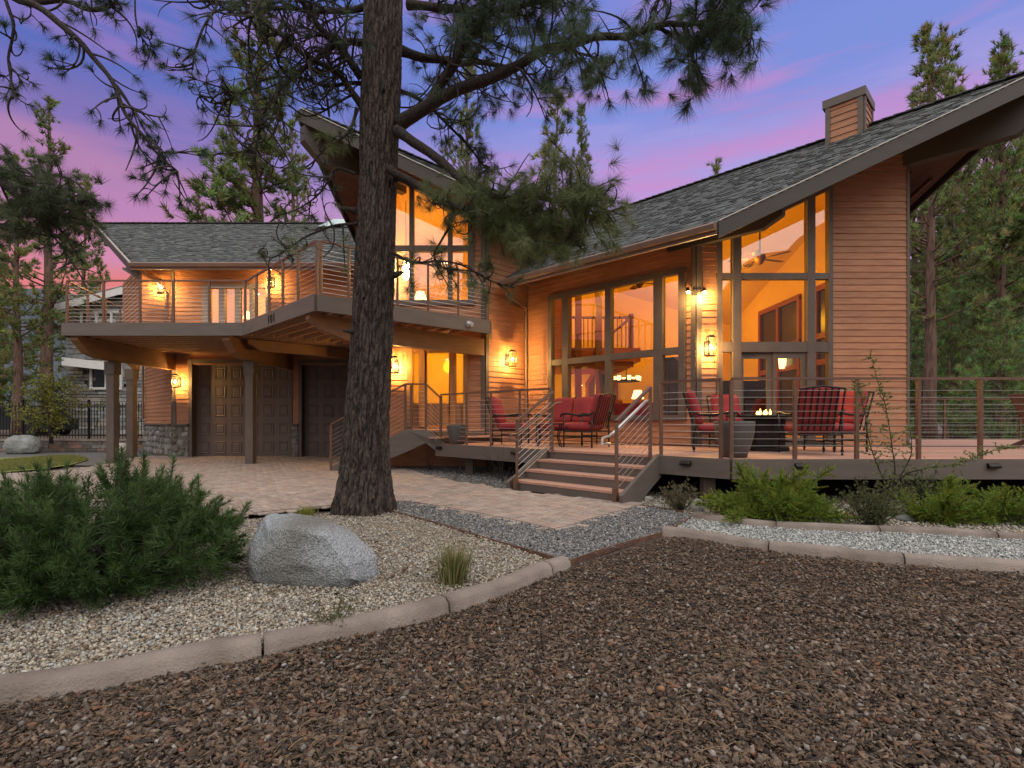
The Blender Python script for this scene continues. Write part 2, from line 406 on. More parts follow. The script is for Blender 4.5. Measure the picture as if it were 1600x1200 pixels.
# ---- tower walls
wt, wd = Wall(TL, T1), Wall(T1, (.65, 13.97))
ttop = lambda u: TZ(TL[0] + u, 12.67) - .34
T_ = wt.upx
th = lambda u: 6.98 - .468 * (u + TL[0] + 2.78)
wt.siding(SD['tower'], 3.3, ttop, [(T_(601.5), T_(741), 3.9, 6.1)] + [(T_(601.5), T_(741) - (z - 6.1) / .468, z, z + .2) for z in np.arange(6.1, 7.1, .1)])
wt.siding(SD['tower_low'], .3, lambda u: 3.3, [(T_(636), T_(732), .3, 2.84)])
wd.siding(SD['tower_side'], .4, lambda u: 6.25)
wq = Wall((.65, 13.97), (1.6, 13.97)); wq.siding(SD['upper_side'], 4.6, lambda u: 6.3)
# ---- garage wing walls
wg, wl_ = Wall(G1, (-3.11, 15.65)), Wall(G1, (-12.9, 18.45))
gU = lambda px: XY(px, 15.65) - G1[0]
gd = [(gU(301), gU(452), 0, 2.80), (gU(472), gU(472) + 2.9, 0, 2.80)]
wg.siding(SD['garage'], .98, lambda u: 3.25, [(a, b, .9, c) for a, b, _, c in gd])
wl_.siding(SD['garage_side'], .98, lambda u: 3.25)
wup = Wall((-10.15, 15.65), (-3.11, 15.65)); wub = Wall((-10.15, 15.65), (-10.67, 15.13)); wul = Wall((-10.67, 15.13), (-12.9, 17.4))
uU = lambda px: XY(px, 15.65) + 10.15
wup.siding(SD['gallery'], 3.34, lambda u: 5.62, [(uU(317), uU(420), 3.3, 5.16)])
wub.siding(SD['bump'], 3.34, lambda u: 5.62)
wul.siding(SD['bump_side'], 3.34, lambda u: 5.62)
for b_ in SD.values(): b_.build('lap_siding', M['siding'], house)
# ---- wall cores and foundations behind the boards
c = MB()
wf.sheet(c, 0, ftop, [(fw[0], fw[1], .6, 9, hd)], -.012)
wa.sheet(c, 0, atop, [aw], -.012)
wt.sheet(c, 3.2, ttop, [(T_(601.5), T_(741), 3.9, 9, th)], -.012)
wt.sheet(c, 0, lambda u: 3.2, [(T_(636), T_(732), .95, 2.84)], -.012)
wd.sheet(c, 0, lambda u: 6.25, (), -.012)
wq.sheet(c, 3, lambda u: 6.25, (), -.012)
wg.sheet(c, 0, lambda u: 3.25, [(a, b, -.01, h) for a, b, _, h in gd], -.012)
wl_.sheet(c, 0, lambda u: 3.25, (), -.012)
wup.sheet(c, 3.3, lambda u: 5.6, [(uU(317), uU(420), 3.3, 5.16)], -.012)
wub.sheet(c, 3.3, lambda u: 5.6, (), -.012); wul.sheet(c, 3.3, lambda u: 5.6, (), -.012)
for pl, zt in (((W0, (7.86, 19)), 6.6), ((TL, (-3.11, 18)), 6.4), (((-3.11, 12.67), (-3.11, 15.65)), 3.25), (((-12.9, 18.45), (-3, 18.6)), 5.5)):
    Wall(*pl).sheet(c, 0, (lambda u, zt=zt: zt) if pl[0] != W0 else (lambda u: GZ(7.86, 10.4 + u) - .34), (), -.012)
c.build('wall', M['siding'], house)
# ---- corner and frame trim boards
for w, u, z0, z1 in ((wf, 0, .6, 4.86), (wa, 0, .6, 4.86), (wt, wt.L, .5, 6.0), (wd, 0, .5, 6.0), (wd, wd.L - .1, 4.6, 6.2),
                     (wg, 0, .98, 3.2), (wl_, 0, .98, 3.2), (wup, 0, 3.33, 5.6)):
    a, b = (u - .1, u) if (w is wt) else (u, u + .1)
    t = MB(); w.block(t, a, b, z0, z1, -.01, .032); t.build('corner_trim', M['trim'], house)
t = MB(); wf.block(t, wf.L - .05, wf.L, .6, 6.7, -.01, .03); t.build('corner_trim', M['trim'], house)
for a, b, _, h in gd:
    t = MB(); wg.block(t, a - .10, a, 0, h + .12, -.2, .04); wg.block(t, b, b + .10, 0, h + .12, -.2, .04); wg.block(t, a, b, h, h + .12, -.2, .037); t.build('garage_jamb', M['trim'], house)

# ---- stone wainscot on the garage piers
def stones(mb, w, u0, u1, z0, z1, r=.105):
    nz_, nu = max(1, int((z1 - z0) / (r * 1.55))), max(1, int((u1 - u0) / (r * 1.75)))
    for i in range(nz_):
        for j in range(nu + 1):
            cu = u0 + (j + (.5 if i % 2 else 0) + random.uniform(-.2, .2)) * (u1 - u0) / max(nu, 1)
            cz_ = z0 + (i + .5 + random.uniform(-.2, .2)) * (z1 - z0) / nz_
            cu = min(max(cu, u0 + .04), u1 - .03)
            a, b = r * random.uniform(.8, 1.35), r * random.uniform(.75, 1.1); th_ = random.uniform(-.7, .7)
            g = random.uniform(.12, .30); tint = random.choice([(1, .95, .88), (1, .88, .78), (.95, .97, 1), (1, .92, .86)])
            vs = []; n = 9; off = [random.uniform(.8, 1.12) for _ in range(n)]
            for ring, (s_, o_) in enumerate(((1, .0), (.93, .03), (.62, .055))):
                for k in range(n):
                    an = 2 * math.pi * k / n; x, y = a * s_ * off[k] * math.cos(an), b * s_ * off[k] * math.sin(an)
                    uu = min(max(cu + x * math.cos(th_) - y * math.sin(th_), u0), u1); zz_ = min(max(cz_ + x * math.sin(th_) + y * math.cos(th_), z0), z1)
                    vs.append(w.p(uu, zz_, .01 + o_ + random.uniform(-.006, .006)))
            vs.append(w.p(cu, min(max(cz_, z0), z1), .07))
            fs = [(r_ * n + k, r_ * n + (k + 1) % n, (r_ + 1) * n + (k + 1) % n, (r_ + 1) * n + k) for r_ in (0, 1) for k in range(n)]
            fs += [(2 * n + k, 2 * n + (k + 1) % n, 3 * n) for k in range(n)]
            mb.add(vs, fs, tuple(g * q for q in tint))
for w, a, b in ((wl_, 0, wl_.L), (wg, 0, gd[0][0] - .1), (wg, gd[0][1] + .1, gd[1][0] - .1)):
    st = MB(); mo = MB(); cp = MB(); stones(st, w, a, b, 0, .95); w.block(mo, a, b, 0, .95, -.01, .03); w.block(cp, a - .02 if w is wl_ else a, b, .95, 1.0, -.01, .11)
    sv = st.build('stone_wainscot', M['stone'], house); mo.build('mortar_bed', M['mortar'], sv); cp.build('stone_cap', M['trim'], sv)

# ---- garage doors: six by five raised panels
for a, b, _, h in gd:
    d = MB(); o = -.2; cw, rh = (b - a) / 6, h / 5
    wg.block(d, a, b, 0.01, h, o - .05, o)
    for i in range(6):
        for j in range(5):
            u0, u1, z0, z1 = a + i * cw + .075, a + (i + 1) * cw - .075, j * rh + .1, (j + 1) * rh - .09
            e = .035
            p8 = [wg.p(u0, z0, o), wg.p(u1, z0, o), wg.p(u1, z1, o), wg.p(u0, z1, o)]
            q8 = [wg.p(u0 + e * .5, z0 + e * .5, o + .018), wg.p(u1 - e * .5, z0 + e * .5, o + .018), wg.p(u1 - e * .5, z1 - e * .5, o + .018), wg.p(u0 + e * .5, z1 - e * .5, o + .018)]
            r8 = [wg.p(u0 + e * 1.6, z0 + e * 1.6, o + .004), wg.p(u1 - e * 1.6, z0 + e * 1.6, o + .004), wg.p(u1 - e * 1.6, z1 - e * 1.6, o + .004), wg.p(u0 + e * 1.6, z1 - e * 1.6, o + .004)]
            s8 = [x + wg.n * .014 + (y - x) * .12 for x, y in zip(r8, (r8[2], r8[3], r8[0], r8[1]))]
            d.add(p8 + q8 + r8 + s8, [(0, 1, 5, 4), (1, 2, 6, 5), (2, 3, 7, 6), (3, 0, 4, 7), (4, 5, 9, 8), (5, 6, 10, 9), (6, 7, 11, 10), (7, 4, 8, 11),
                                      (8, 9, 13, 12), (9, 10, 14, 13), (10, 11, 15, 14), (11, 8, 12, 15), (12, 13, 14, 15)])
    for j in range(1, 5): wg.block(d, a, b, j * rh - .006, j * rh + .006, o - .02, o + .003)
    d.build('garage_door', M['door'], house)
    wg.sheet(sdm := MB(), 0, lambda u: h, (), -.27, a - .1, b + .1); sdm.build('door_backing', M['door'], house)

# ---- windows
vb = [(U(1119), U(1127.5)), (U(1144), U(1157)), (U(1260), U(1272)), (U(1293), U(1299.5))]
window(wf, 'window', vb, [(3.90, 4.02, vb[0][0], vb[-1][1]), (2.46, 2.66, vb[0][0], vb[-1][1])], .62, hd, house, .09,
       [(vb[i][1], vb[i + 1][0], za, zb_) for i in (0, 1, 2) for za, zb_ in ((4.02, None), (2.66, 3.90), (.72, 2.46)) if not (i == 1 and za < 1)],
       label='tall window with a sloping head beside the corner pier')
g = MB()   # sliding door in the bottom of the tall window
for a, b in ((1157.5, 1163), (1200, 1208), (1208.5, 1213), (1252, 1259.8)): wf.block(g, U(a), U(b), .64, 2.46, -.09 if a < 1205 else -.05, -.04 if a < 1205 else 0)
for a, b, o in ((1163, 1200, -.085), (1213, 1252, -.045)):
    wf.block(g, U(a), U(b), .64, .76, o, o + .04); wf.block(g, U(a), U(b), 2.34, 2.46, o, o + .04)
sl_ = g.build('sliding_door', M['trim'], house)
for a, b, o in ((1163, 1200, -.07), (1213, 1252, -.03)):
    g = MB(); wf.block(g, U(a), U(b), .76, 2.34, o, o + .006); g.build('pane', M['glass'], sl_)
va = sorted([tuple(sorted((A_(p), A_(q)))) for p, q in ((1072, 1061.5), (1036.5, 1022.5), (956, 947), (889, 880), (863.5, 858))])
window(wa, 'window', va, [(2.46, 2.60, va[0][0], va[-1][1])], 1.16, lambda u: 4.17, house, .09,
       [(va[i][1], va[i + 1][0], za, zb_) for i in range(4) for za, zb_ in ((1.24, 2.46), (2.60, 4.09))], label='eight pane window wall facing the steps')
vt = [(T_(601.5), T_(609)), (T_(640), T_(647)), (T_(700), T_(707)), (T_(731), T_(741))]
window(wt, 'window', vt, [(5.18, 5.32, vt[0][0], vt[-1][1])], 3.93, th, house, .1,
       [(vt[i][1], vt[i + 1][0], za, zb_) for i in range(3) for za, zb_ in ((4.0, 5.18), (5.32, None))], label='upper bedroom window with a sloping head')
vu = [tuple(map(uU, q)) for q in ((317, 329), (343, 352), (368, 376), (391, 397), (416, 421))]
window(wup, 'french_door', vu, [(3.36, 3.46, vu[0][0], vu[-1][1])], 3.36, lambda u: 5.14, house, .1,
       [(vu[i][1], vu[i + 1][0], 3.46, 5.05) for i in range(4)], label='glazed balcony doors with pale frames', fm='pale')
# ---- entry door with textured glass
e = MB()
for a, b in ((636, 645), (655, 664), (703.5, 712), (724, 732)): wt.block(e, T_(a), T_(b), .95, 2.84, -.14, .05)
wt.block(e, T_(645), T_(724), 2.74, 2.84, -.14, .04)
ef = e.build('entry_frame', M['entry'], house)
e = MB()
wt.block(e, T_(664) + .01, T_(703.5) - .01, .97, 1.52, -.1, -.04); wt.block(e, T_(645), T_(655), .95, 1.52, -.1, -.05); wt.block(e, T_(712), T_(724), .95, 1.52, -.1, -.05)
for a, b in ((664.2, 666.5), (701, 703.3)): wt.block(e, T_(a), T_(b), 1.52, 2.74, -.1, -.042)
for k in (0, 1): wt.block(e, T_(667) + k * .28 , T_(667) + k * .28 + .25, 1.05, 1.42, -.05, -.025)
ed = tag(e.build('entry_door', M['entry'], house), 'knotty wooden front door with a big textured glass light')
for a, b in ((645, 655), (666.5, 701), (712, 724)):
    g = MB(); wt.block(g, T_(a), T_(b), 1.52, 2.74, -.075, -.06); g.build('pane', M['frost'], ed)
hnd = MB(); hnd.tube([wt.p(T_(702.5), 1.7, -.03), wt.p(T_(702.5), 1.7, .04), wt.p(T_(702.5), 1.25, .04), wt.p(T_(702.5), 1.25, -.03)], .014, 8)
hnd.build('handle', M['metal'], ed)

# ---- roofs: slab, shingles, fascia
def shingles(mb, O, u, s, u0f, u1f, smax, n, exp=.135):
    O, u, s, n = Vector(O), Vector(u), Vector(s).normalized(), Vector(n)
    k = 0; q = 0.0
    while q < smax - .02:
        a, b = u0f(q), u1f(q); x = a - random.uniform(0, .2)
        while x < b:
            wdt = random.choice((.09, .12, .15, .2)); x0, x1 = max(x, a), min(x + wdt, b)
            if x1 - x0 > .03:
                t = random.choice((.008, .012, .02, .024)); dr = random.choice((0, 0, .012, .03)); q0, q1 = q - dr, min(q + exp * 1.15, smax)
                g = random.choice((.062, .075, .09, .108)) * random.uniform(.85, 1.15); tn = random.choice(((1, .98, .95), (.93, 1, 1), (1, 1, 1)))
                A = [O + u * x0 + s * q0, O + u * x1 + s * q0, O + u * x1 + s * q1, O + u * x0 + s * q1]
                mb.add(A + [A[0] + n * t, A[1] + n * t, A[2] + n * .005, A[3] + n * .005],
                       [(4, 5, 6, 7), (0, 1, 5, 4), (1, 2, 6, 5), (3, 0, 4, 7)], tuple(g * z for z in tn))
            x += wdt
        q += exp; k += 1
def roof_plane(parts, E0, E1, K1, K0, th_=.16, shingle=True):
    E0, E1, K1, K0 = map(Vector, (E0, E1, K1, K0))
    n = (E1 - E0).cross(K0 - E0).normalized()
    if n.z < 0: n = -n
    parts['slab'].prism([E0, E1, K1, K0], n * -th_)
    if shingle:
        u = (E1 - E0).normalized(); s = (K0 - E0); s = (s - u * s.dot(u)); L = s.length; s.normalize()
        l0, l1 = (K0 - E0).dot(u) / L, (K1 - E1).dot(u) / L; W_ = (E1 - E0).length
        shingles(parts['sh'], E0 + n * .004, u, s, lambda q: l0 * q, lambda q: W_ + l1 * q, L, n)
    return n
def fascia(mb, p, q, h, t=.045, drop=0.0, out=(0, -1, 0)):
    p, q, o = Vector(p), Vector(q), Vector(out); z = Vector((0, 0, 1))
    p = p - z * drop + o * .004; q = q - z * drop + o * .004
    mb.hexa([p - z * h, q - z * h, q - z * h + o * t, p - z * h + o * t, p, q, q + o * t, p + o * t])
PT = {'ra': MB(), 'slab': MB(), 'sh': MB(), 'fa': MB(), 'dr': MB(), 'gu': MB()}
q2 = .7071
def flush():
    rf = PT['slab'].build('roof', M['soffit'], house)
    for k, nm, m_ in (('sh', 'shingles', 'shingle'), ('fa', 'eave_fascia', 'gutter'), ('ra', 'rake_board', 'rake'), ('dr', 'drip_edge', 'drip')):
        if PT[k].v: PT[k].build(nm, M[m_], rf)
    for k in PT: PT[k] = MB()
    return rf
# great room roof
E1, E0, K1, K0 = (3.52, 8.98, 4.49), (-.25, 12.75, 4.49), (9.28, 8.98, 7.19), (2.63, 15.63, 7.19)
roof_plane(PT, E0, E1, K1, K0)
RF = [flush()]
roof_plane(PT, (9.28, 17.48, 4.64), (5.3, 21.5, 4.64), K0, K1, shingle=False)
fascia(PT['ra'], E1, K1, .27); fascia(PT['fa'], E0, E1, .20, out=(-q2, -q2, 0)); fascia(PT['dr'], (E1[0], E1[1] - .05, E1[2] + .03), (K1[0], K1[1] - .05, K1[2] + .03), .016, .02)
fascia(PT['ra'], (9.28, 8.98, 7.19), (9.28, 17.48, 4.64), .27, out=(1, 0, 0)); flush()
# tower roof
tE, tK = (-.53, 11.25, 5.89), (-4.53, 11.25, 7.76)
tE2, tK2 = (3.2, 14.98, 5.89), (2.0, 17.78, 7.76)
roof_plane(PT, tE, tE2, tK2, tK)
fascia(PT['ra'], tK, tE, .27); fascia(PT['dr'], (tK[0], tK[1] - .05, tK[2] + .03), (tE[0], tE[1] - .05, tE[2] + .03), .016, .02); fascia(PT['fa'], tE, tE2, .2, out=(q2, -q2, 0)); RF.append(flush())
roof_plane(PT, (-4.53, 16.25, 6.26), (-.5, 20.3, 6.26), tK2, tK, shingle=False)
fascia(PT['ra'], tK, (-4.53, 16.25, 6.26), .27, out=(-1, 0, 0)); flush()
# garage wing roof
gE0, gE1, gK1, gK0 = (-10.76, 14.85, 5.56), (-3.05, 14.85, 5.56), (-2.5, 18.67, 8.09), (-14.8, 18.67, 8.09)
roof_plane(PT, gE0, gE1, gK1, gK0)
fascia(PT['fa'], gE0, gE1, .2); fascia(PT['dr'], gE0, gK0, .05, .03, out=(-q2, -q2, 0)); fascia(PT['ra'], gE0, gK0, .2, .03, .05, out=(-q2, -q2, 0)); RF.append(flush())
roof_plane(PT, (-10.6, 22.6, 5.4), (-2.5, 22.6, 5.4), gK1, gK0, shingle=False)
flush()
# ridge caps
for rf, (a, b) in zip(RF, ((K1, K0), (tK, tK2), (gK0, gK1))):
    rc = MB(); a, b = Vector(a), Vector(b)
    for k in range(int((b - a).length / .2)):
        d = (b - a).normalized(); p = a + d * (k * .2); g = random.choice((.05, .07, .1)); rc.bar(p + V(0, 0, .012), p + d * .24 + V(0, 0, .028), .2, .02, col=(g, g, g))
    rc.build('ridge_cap', M['shingle'], rf)
# gutters and downpipes
o = Vector((-q2, -q2, 0))
def gutter(mb, p, q, o, drop=.02):
    p, q, o = Vector(p), Vector(q), Vector(o); z = Vector((0, 0, 1))
    prof = [(0.0, -drop), (.10, -drop), (.115, -drop - .03), (.08, -drop - .11), (0.0, -drop - .12)]
    a = [p + o * (x + .05) + z * y for x, y in prof]; b = [q + o * (x + .05) + z * y for x, y in prof]; n = len(prof)
    mb.add(a + b, [tuple(range(n)), tuple(range(2 * n - 1, n - 1, -1))] + [(i, i + n, (i + 1) % n + n, (i + 1) % n) for i in range(n)])
for a_ in ((E0, E1, o), (gE0, gE1, (0, -1, 0)), (tE, tE2, (q2, -q2, 0))): gt = MB(); gutter(gt, *a_); gt.build('gutter', M['gutter'], house)
dp = MB()
g0 = Vector(E0) + o * .1
dp.tube([g0 + V(.12, -.12, -.14), g0 + V(.2, .0, -.35), V(*W2, 4.0) + V(.0, -.09, 0), V(*W2, 3.8) + V(.0, -.09, 0), V(*W2, .65) + V(0, -.09, 0)], .032, 8)
dp.build('downpipe', M['gutter'], house)
dp = MB(); dp.tube([V(-10.6, 14.82, 5.42), V(-10.3, 15.2, 5.1), V(-10.22, 15.5, 4.9), V(-10.22, 15.5, 3.4)], .03, 8); dp.build('downpipe', M['gutter'], house)
dp = MB(); dp.tube([V(-12.8, 18.2, 3.2), V(-12.8, 18.2, 1.2), V(-12.95, 18.1, 1.05), V(-12.95, 18.1, .05)], .035, 8); dp.build('downpipe', M['gutter'], house)
# outrigger beams under the prows
def outrigger(a, d, L, z0, z1, cut, w=.14):
    a, d = Vector((*a, 0)), Vector((*d, 0)).normalized(); n = Vector((-d.y, d.x, 0)); z = Vector((0, 0, 1))
    ob = MB(); prof = [(-.6, z0), (L * .78, z0), (L, z0 + cut), (L, z1), (-.6, z1)]
    ob.prism([a + d * x + z * y - n * w / 2 for x, y in prof], n * w); ob.build('outrigger_beam', M['rake'], house)
outrigger((3.65, 10.4), (1, -1), 1.62, 4.56, 4.84, .17)
outrigger((7.86, 10.4), (1, -1), 1.98, 6.15, 6.85, .35, .2)
outrigger((-3.11, 12.67), (-1, -1), 1.98, 6.75, 7.42, .35, .2)
outrigger((-.65, 12.67), (-1, -1), 1.5, 5.85, 6.1, .1)
for y, x0, x1, z0 in ((17.2, -13.0, -10.6, 6.42), (15.35, -11.4, -10.72, 5.22)):
    ob = MB(); ob.prism([V(x1, y, z0), V(x0 + .5, y, z0), V(x0, y, z0 + .3), V(x0, y, z0 + .36), V(x1, y, z0 + .36)], (0, .15, 0)); ob.build('outrigger_beam', M['fascia'], house)
for x in (8.5, 8.95): 
    ob = MB(); ob.bar((x, 11.2, GZ(x, 11.2) - .36), (x + .0, 12.6, GZ(x, 12.6) - .32), .06, .09); ob.build('rafter_tail', M['soffit'], house)

# ---- chimney, where the sight lines meet the roof plane
def on_roof(px, py):
    k, m = (px - 800) / F, (H - py) / F
    Y = (4.49 - CZ - .662 * 12.5 / 1.414) / (m - .662 * (1 + k) / 1.414); return P(px, py, Y)
c0, c1 = on_roof(1349, 208), on_roof(1292, 222)
wv = Vector((c1.x - c0.x, c1.y - c0.y, 0)).length
du = Vector((-q2, q2, 0)); dv = Vector((q2, q2, 0)); c0 = Vector((c0.x, c0.y, 0)); zt = CZ + (H - 136) / F * c0.y
cm = MB(); wv = (c0.x - .5976 * c0.y) / (q2 * 1.5976)
cw1 = Wall(c0[:2], (c0 + du * wv)[:2]); cw2 = Wall(c0[:2], (c0 + dv * .75)[:2])
zb = GZ(c0.x, c0.y) - .3
for w in (cw1, cw2): w.siding(cm, zb, lambda u: zt - .16, ext=.14)
ch = cm.build('chimney', M['siding'], house)
cm = MB()
cc = c0 + du * wv / 2 + dv * .375
def obox(mb, c, a, b, z0, z1): mb.prism([V(*(c - du * a / 2 - dv * b / 2)[:2], z0), V(*(c + du * a / 2 - dv * b / 2)[:2], z0), V(*(c + du * a / 2 + dv * b / 2)[:2], z0), V(*(c - du * a / 2 + dv * b / 2)[:2], z0)], (0, 0, z1 - z0))
obox(cm, cc, wv - .02, .73, zb, zt - .1); obox(cm, cc, wv + .1, .85, zt - .17, zt)
for w, u in ((cw1, 0), (cw1, cw1.L - .09), (cw2, 0), (cw2, cw2.L - .09)): w.block(cm, u, u + .09, zb, zt - .17, 0, .035)
cm.build('chimney_trim', M['fascia'], ch)
cm = MB(); cm.lathe([(.13, 0), (.13, .05), (.2, .06), (.2, .1), (.14, .15), (.0, .17)], (cc.x, cc.y, zt), 16); cm.build('chimney_cap', M['metal'], ch)
# skylight on the garage roof
sk = MB(); p = V(-6.1, 18.5, 8.0)
sk.add([p + V(-.6, -.4, -.2), p + V(.6, -.4, -.2), p + V(.6, .4, -.1), p + V(-.6, .4, -.1), p + V(-.2, 0, .2), p + V(.4, 0, .2)], [(0, 1, 5, 4), (1, 2, 5), (2, 3, 4, 5), (3, 0, 4)])
sk.build('skylight', M['skyl'], house)

# ---- wall lanterns (lit in the photograph)
def lantern(pos, n, power, lab=None, s=1.35):
    pos, n = Vector(pos), Vector(n).normalized(); a = Vector((-n.y, n.x, 0)); z = Vector((0, 0, 1))
    L = MB(); c = pos + n * .14 * s
    L.bar(pos + n * .012 - z * .13, pos + n * .012 + z * .13, .10, .024, up=n)
    L.tube([pos + z * .10, pos + n * .09 + z * .15, c + z * .17 * s], .009, 6)
    def sq(r, y): return [c + (n * i + a * j) * r * s + z * y * s for i, j in ((-1, -1), (1, -1), (1, 1), (-1, 1))]
    L.hexa(sq(.062, .135) + sq(.025, .175)); L.hexa(sq(.052, -.135) + sq(.052, -.118))
    for i, j in ((-1, -1), (1, -1), (1, 1), (-1, 1)):
        q = c + (n * i + a * j) * .05 * s; L.bar(q - z * .115 * s, q + z * .135 * s, .008, .008, up=n)
    o = tag(L.build('wall_lantern', M['metal'], house), lab)
    g = MB(); g.tube([c - z * .11 * s, c + z * .12 * s], .042 * s, 12); g.build('lantern_glass', M['lglass'], o)
    b = MB(); b.lathe([(.0, -.045), (.02, -.03), (.024, 0), (.015, .03), (.008, .05)], c, 10); b.build('bulb', M['bulb'], o)
    l = bpy.data.lights.new('lantern_light', 'POINT'); l.energy = power; l.color = (1, .58, .16); l.shadow_soft_size = .03; l.energy *= 17
    lo = bpy.data.objects.new('lantern_light', l); COL.objects.link(lo); lo.location = c
    lo.parent = o; lo.matrix_parent_inverse = Matrix.Translation(-base_of(o))
lantern(wub.p(.32, 4.98, .03), wub.n, 16, 'lantern on the far left upper wall')
lantern(wup.p(uU(427), 5.2, .03), wup.n, 20, 'lantern right of the balcony doors')
lantern(wg.p(gU(281), 2.24, .03), wg.n, 21, 'lantern on the stone based garage pier')
lantern(wd.p(wd.upx(791), 2.62, .03), wd.n, 26, 'lantern by the downpipe')
lantern(wf.p(wf.upx(1104), 2.53, .03), wf.n, 24, 'lantern on the pier between the tall windows')
lantern(wt.p(T_(620), 2.4, .03), wt.n, 30, 'lantern left of the front door')
# twin spotlight on the corner board
pos = V(*W1, CZ + 198 / F * 10.4) + V(-.05, -.06, 0)
sp = MB(); sp.box(pos, (.1, .06, .1))
heads = []
for i in (-1, 1):
    e = pos + V(.16 * i, -.05, .03); sp.tube([pos, e], .012, 6); sp.tube([e + V(0, 0, .04), e + V(.0, -.05, -.05)], [.03, .05], 10); heads.append(e + V(0, -.055, -.055))
so_ = tag(sp.build('spotlight', M['metal'], house), 'twin spotlight on the corner board')
for h_ in heads:
    b = MB(); b.lathe([(.0, -.02), (.03, -.012), (.035, 0), (.03, .012), (0, .02)], h_, 10); b.build('bulb', M['bulb'], so_)
    l = bpy.data.lights.new('spot_light', 'POINT'); l.energy = 50; l.color = (1, .62, .2); l.shadow_soft_size = .04
    lo = bpy.data.objects.new('spot_light', l); COL.objects.link(lo); lo.location = h_ + V(0, -.03, -.06); lo.parent = so_; lo.matrix_parent_inverse = Matrix.Translation(-base_of(so_))

# ---- interiors
ip = MB(); it = MB(); fl = MB()
wf.sheet(ip, .6, ftop, [(fw[0], fw[1], .6, 9, lambda u: hd(u) + .01)], -.15, .12); wa.sheet(ip, .6, atop, [aw], -.15, .12, wa.L - .1)
for a, b in (((7.7, 10.55), (7.7, 18.5)), ((7.7, 18.5), (.3, 18.5)), ((.3, 18.5), (.3, 13.9))):
    w = Wall(a, b); w.sheet(ip, .6, lambda u, w=w: GZ(*w.p(u, 0)[:2]) - .38, (), 0)
up = lambda x, y, f, d: V(x, y, f(x, y) - d)
it.poly([up(x, y, GZ, .4) for x, y in ((3.72, 10.55), (7.7, 10.55), (.3, 17.95), (.3, 13.9))])
it.poly([V(x, y, 7.19 - .42 * ((x + y - 18.26) / 1.414) - .4) for x, y in ((7.7, 10.56), (7.7, 18.5), (.3, 18.5), (.3, 17.96))])
fl.poly([(3.75, 10.5, .63), (7.75, 10.5, .63), (7.75, 18.5, .63), (.3, 18.5, .63), (.3, 13.95, .63)])
# tower room
wt.sheet(ip, 3.36, ttop, [(T_(601.5), T_(741), 3.9, 9, lambda u: th(u) + .01)], -.15); wd.sheet(ip, 3.36, lambda u: 6.2, (), -.15)
for a, b in (((-3.0, 12.7), (-3.0, 17)), ((-3.0, 17), (.2, 17)), ((.2, 17), (.2, 13.7))):
    w = Wall(a, b); w.sheet(ip, 3.36, lambda u, w=w: TZ(*w.p(u, 0)[:2]) - .38, (), 0)
it.poly([up(x, y, TZ, .4) for x, y in ((-3, 12.78), (-.6, 12.78), (.2, 13.6), (.2, 15.97))])
it.poly([V(x, y, 7.76 - .42 * ((y - x - 15.78) / 1.414) - .4) for x, y in ((-3, 12.78), (.2, 15.98), (.2, 17), (-3, 17))])
fl.poly([(-3, 12.7, 3.4), (-.6, 12.7, 3.4), (.25, 13.6, 3.4), (.25, 17, 3.4), (-3, 17, 3.4)])
# foyer
for a, b in (((-3.0, 12.8), (-3.0, 15.5)), ((-3.0, 15.5), (-.2, 15.5)), ((-.2, 15.5), (-.2, 13.3))): Wall(a, b).sheet(ip, .9, lambda u: 3.1, (), 0)
it.poly([(-3, 12.7, 3.1), (-.6, 12.7, 3.1), (-.1, 13.2, 3.1), (-.1, 15.5, 3.1), (-3, 15.5, 3.1)]); fl.poly([(-3, 12.7, .94), (-.6, 12.7, .94), (-.1, 13.2, .94), (-.1, 15.5, .94), (-3, 15.5, .94)])
# upper left room
for a, b in (((-9.9, 15.8), (-9.9, 18.2)), ((-9.9, 18.2), (-3.3, 18.2)), ((-3.3, 18.2), (-3.3, 15.8))): Wall(a, b).sheet(ip, 3.3, lambda u: 5.5, (), 0)
it.poly([(-9.9, 15.7, 5.5), (-3.3, 15.7, 5.5), (-3.3, 18.2, 5.5), (-9.9, 18.2, 5.5)]); fl.poly([(-9.9, 15.7, 3.34), (-3.3, 15.7, 3.34), (-3.3, 18.2, 3.34), (-9.9, 18.2, 3.34)])
ip.build('interior_wall', M['plaster'], house); it.build('interior_ceiling', M['ceiling'], house); fl.build('interior_floor', M['floor_in'], house)
# loft, its posts and beams
lf = MB(); lf.box((2.1, 17.0, 3.05), (3.4, 3.0, .40))
lo_ = lf.build('loft', M['redwood'], house)
lf = MB()
for i in range(24): lf.box((.5 + i * .125, 15.55, 3.7), (.028, .028, .86))
lf.box((2.0, 15.55, 4.15), (3.2, .09, .06)); lf.box((3.52, 15.55, 3.75), (.13, .13, 1.0)); lf.box((3.52, 17, 4.15), (.06, 2.9, .06))
lf.build('loft_railing', M['darkwood'], lo_)
lf = MB()
for i in range(7): lf.box((2.0, 15.8 + i * .42, 2.78), (3.3, .09, .14))
lf.build('loft_joists', M['redwood'], lo_)
for x, z1 in ((1.93, 5.7), (2.52, 5.7), (.75, 2.85)):
    lf = MB(); lf.box((x, 15.3, (.63 + z1) / 2), (.18, .18, z1 - .63)); lf.build('interior_post', M['darkwood'], house)
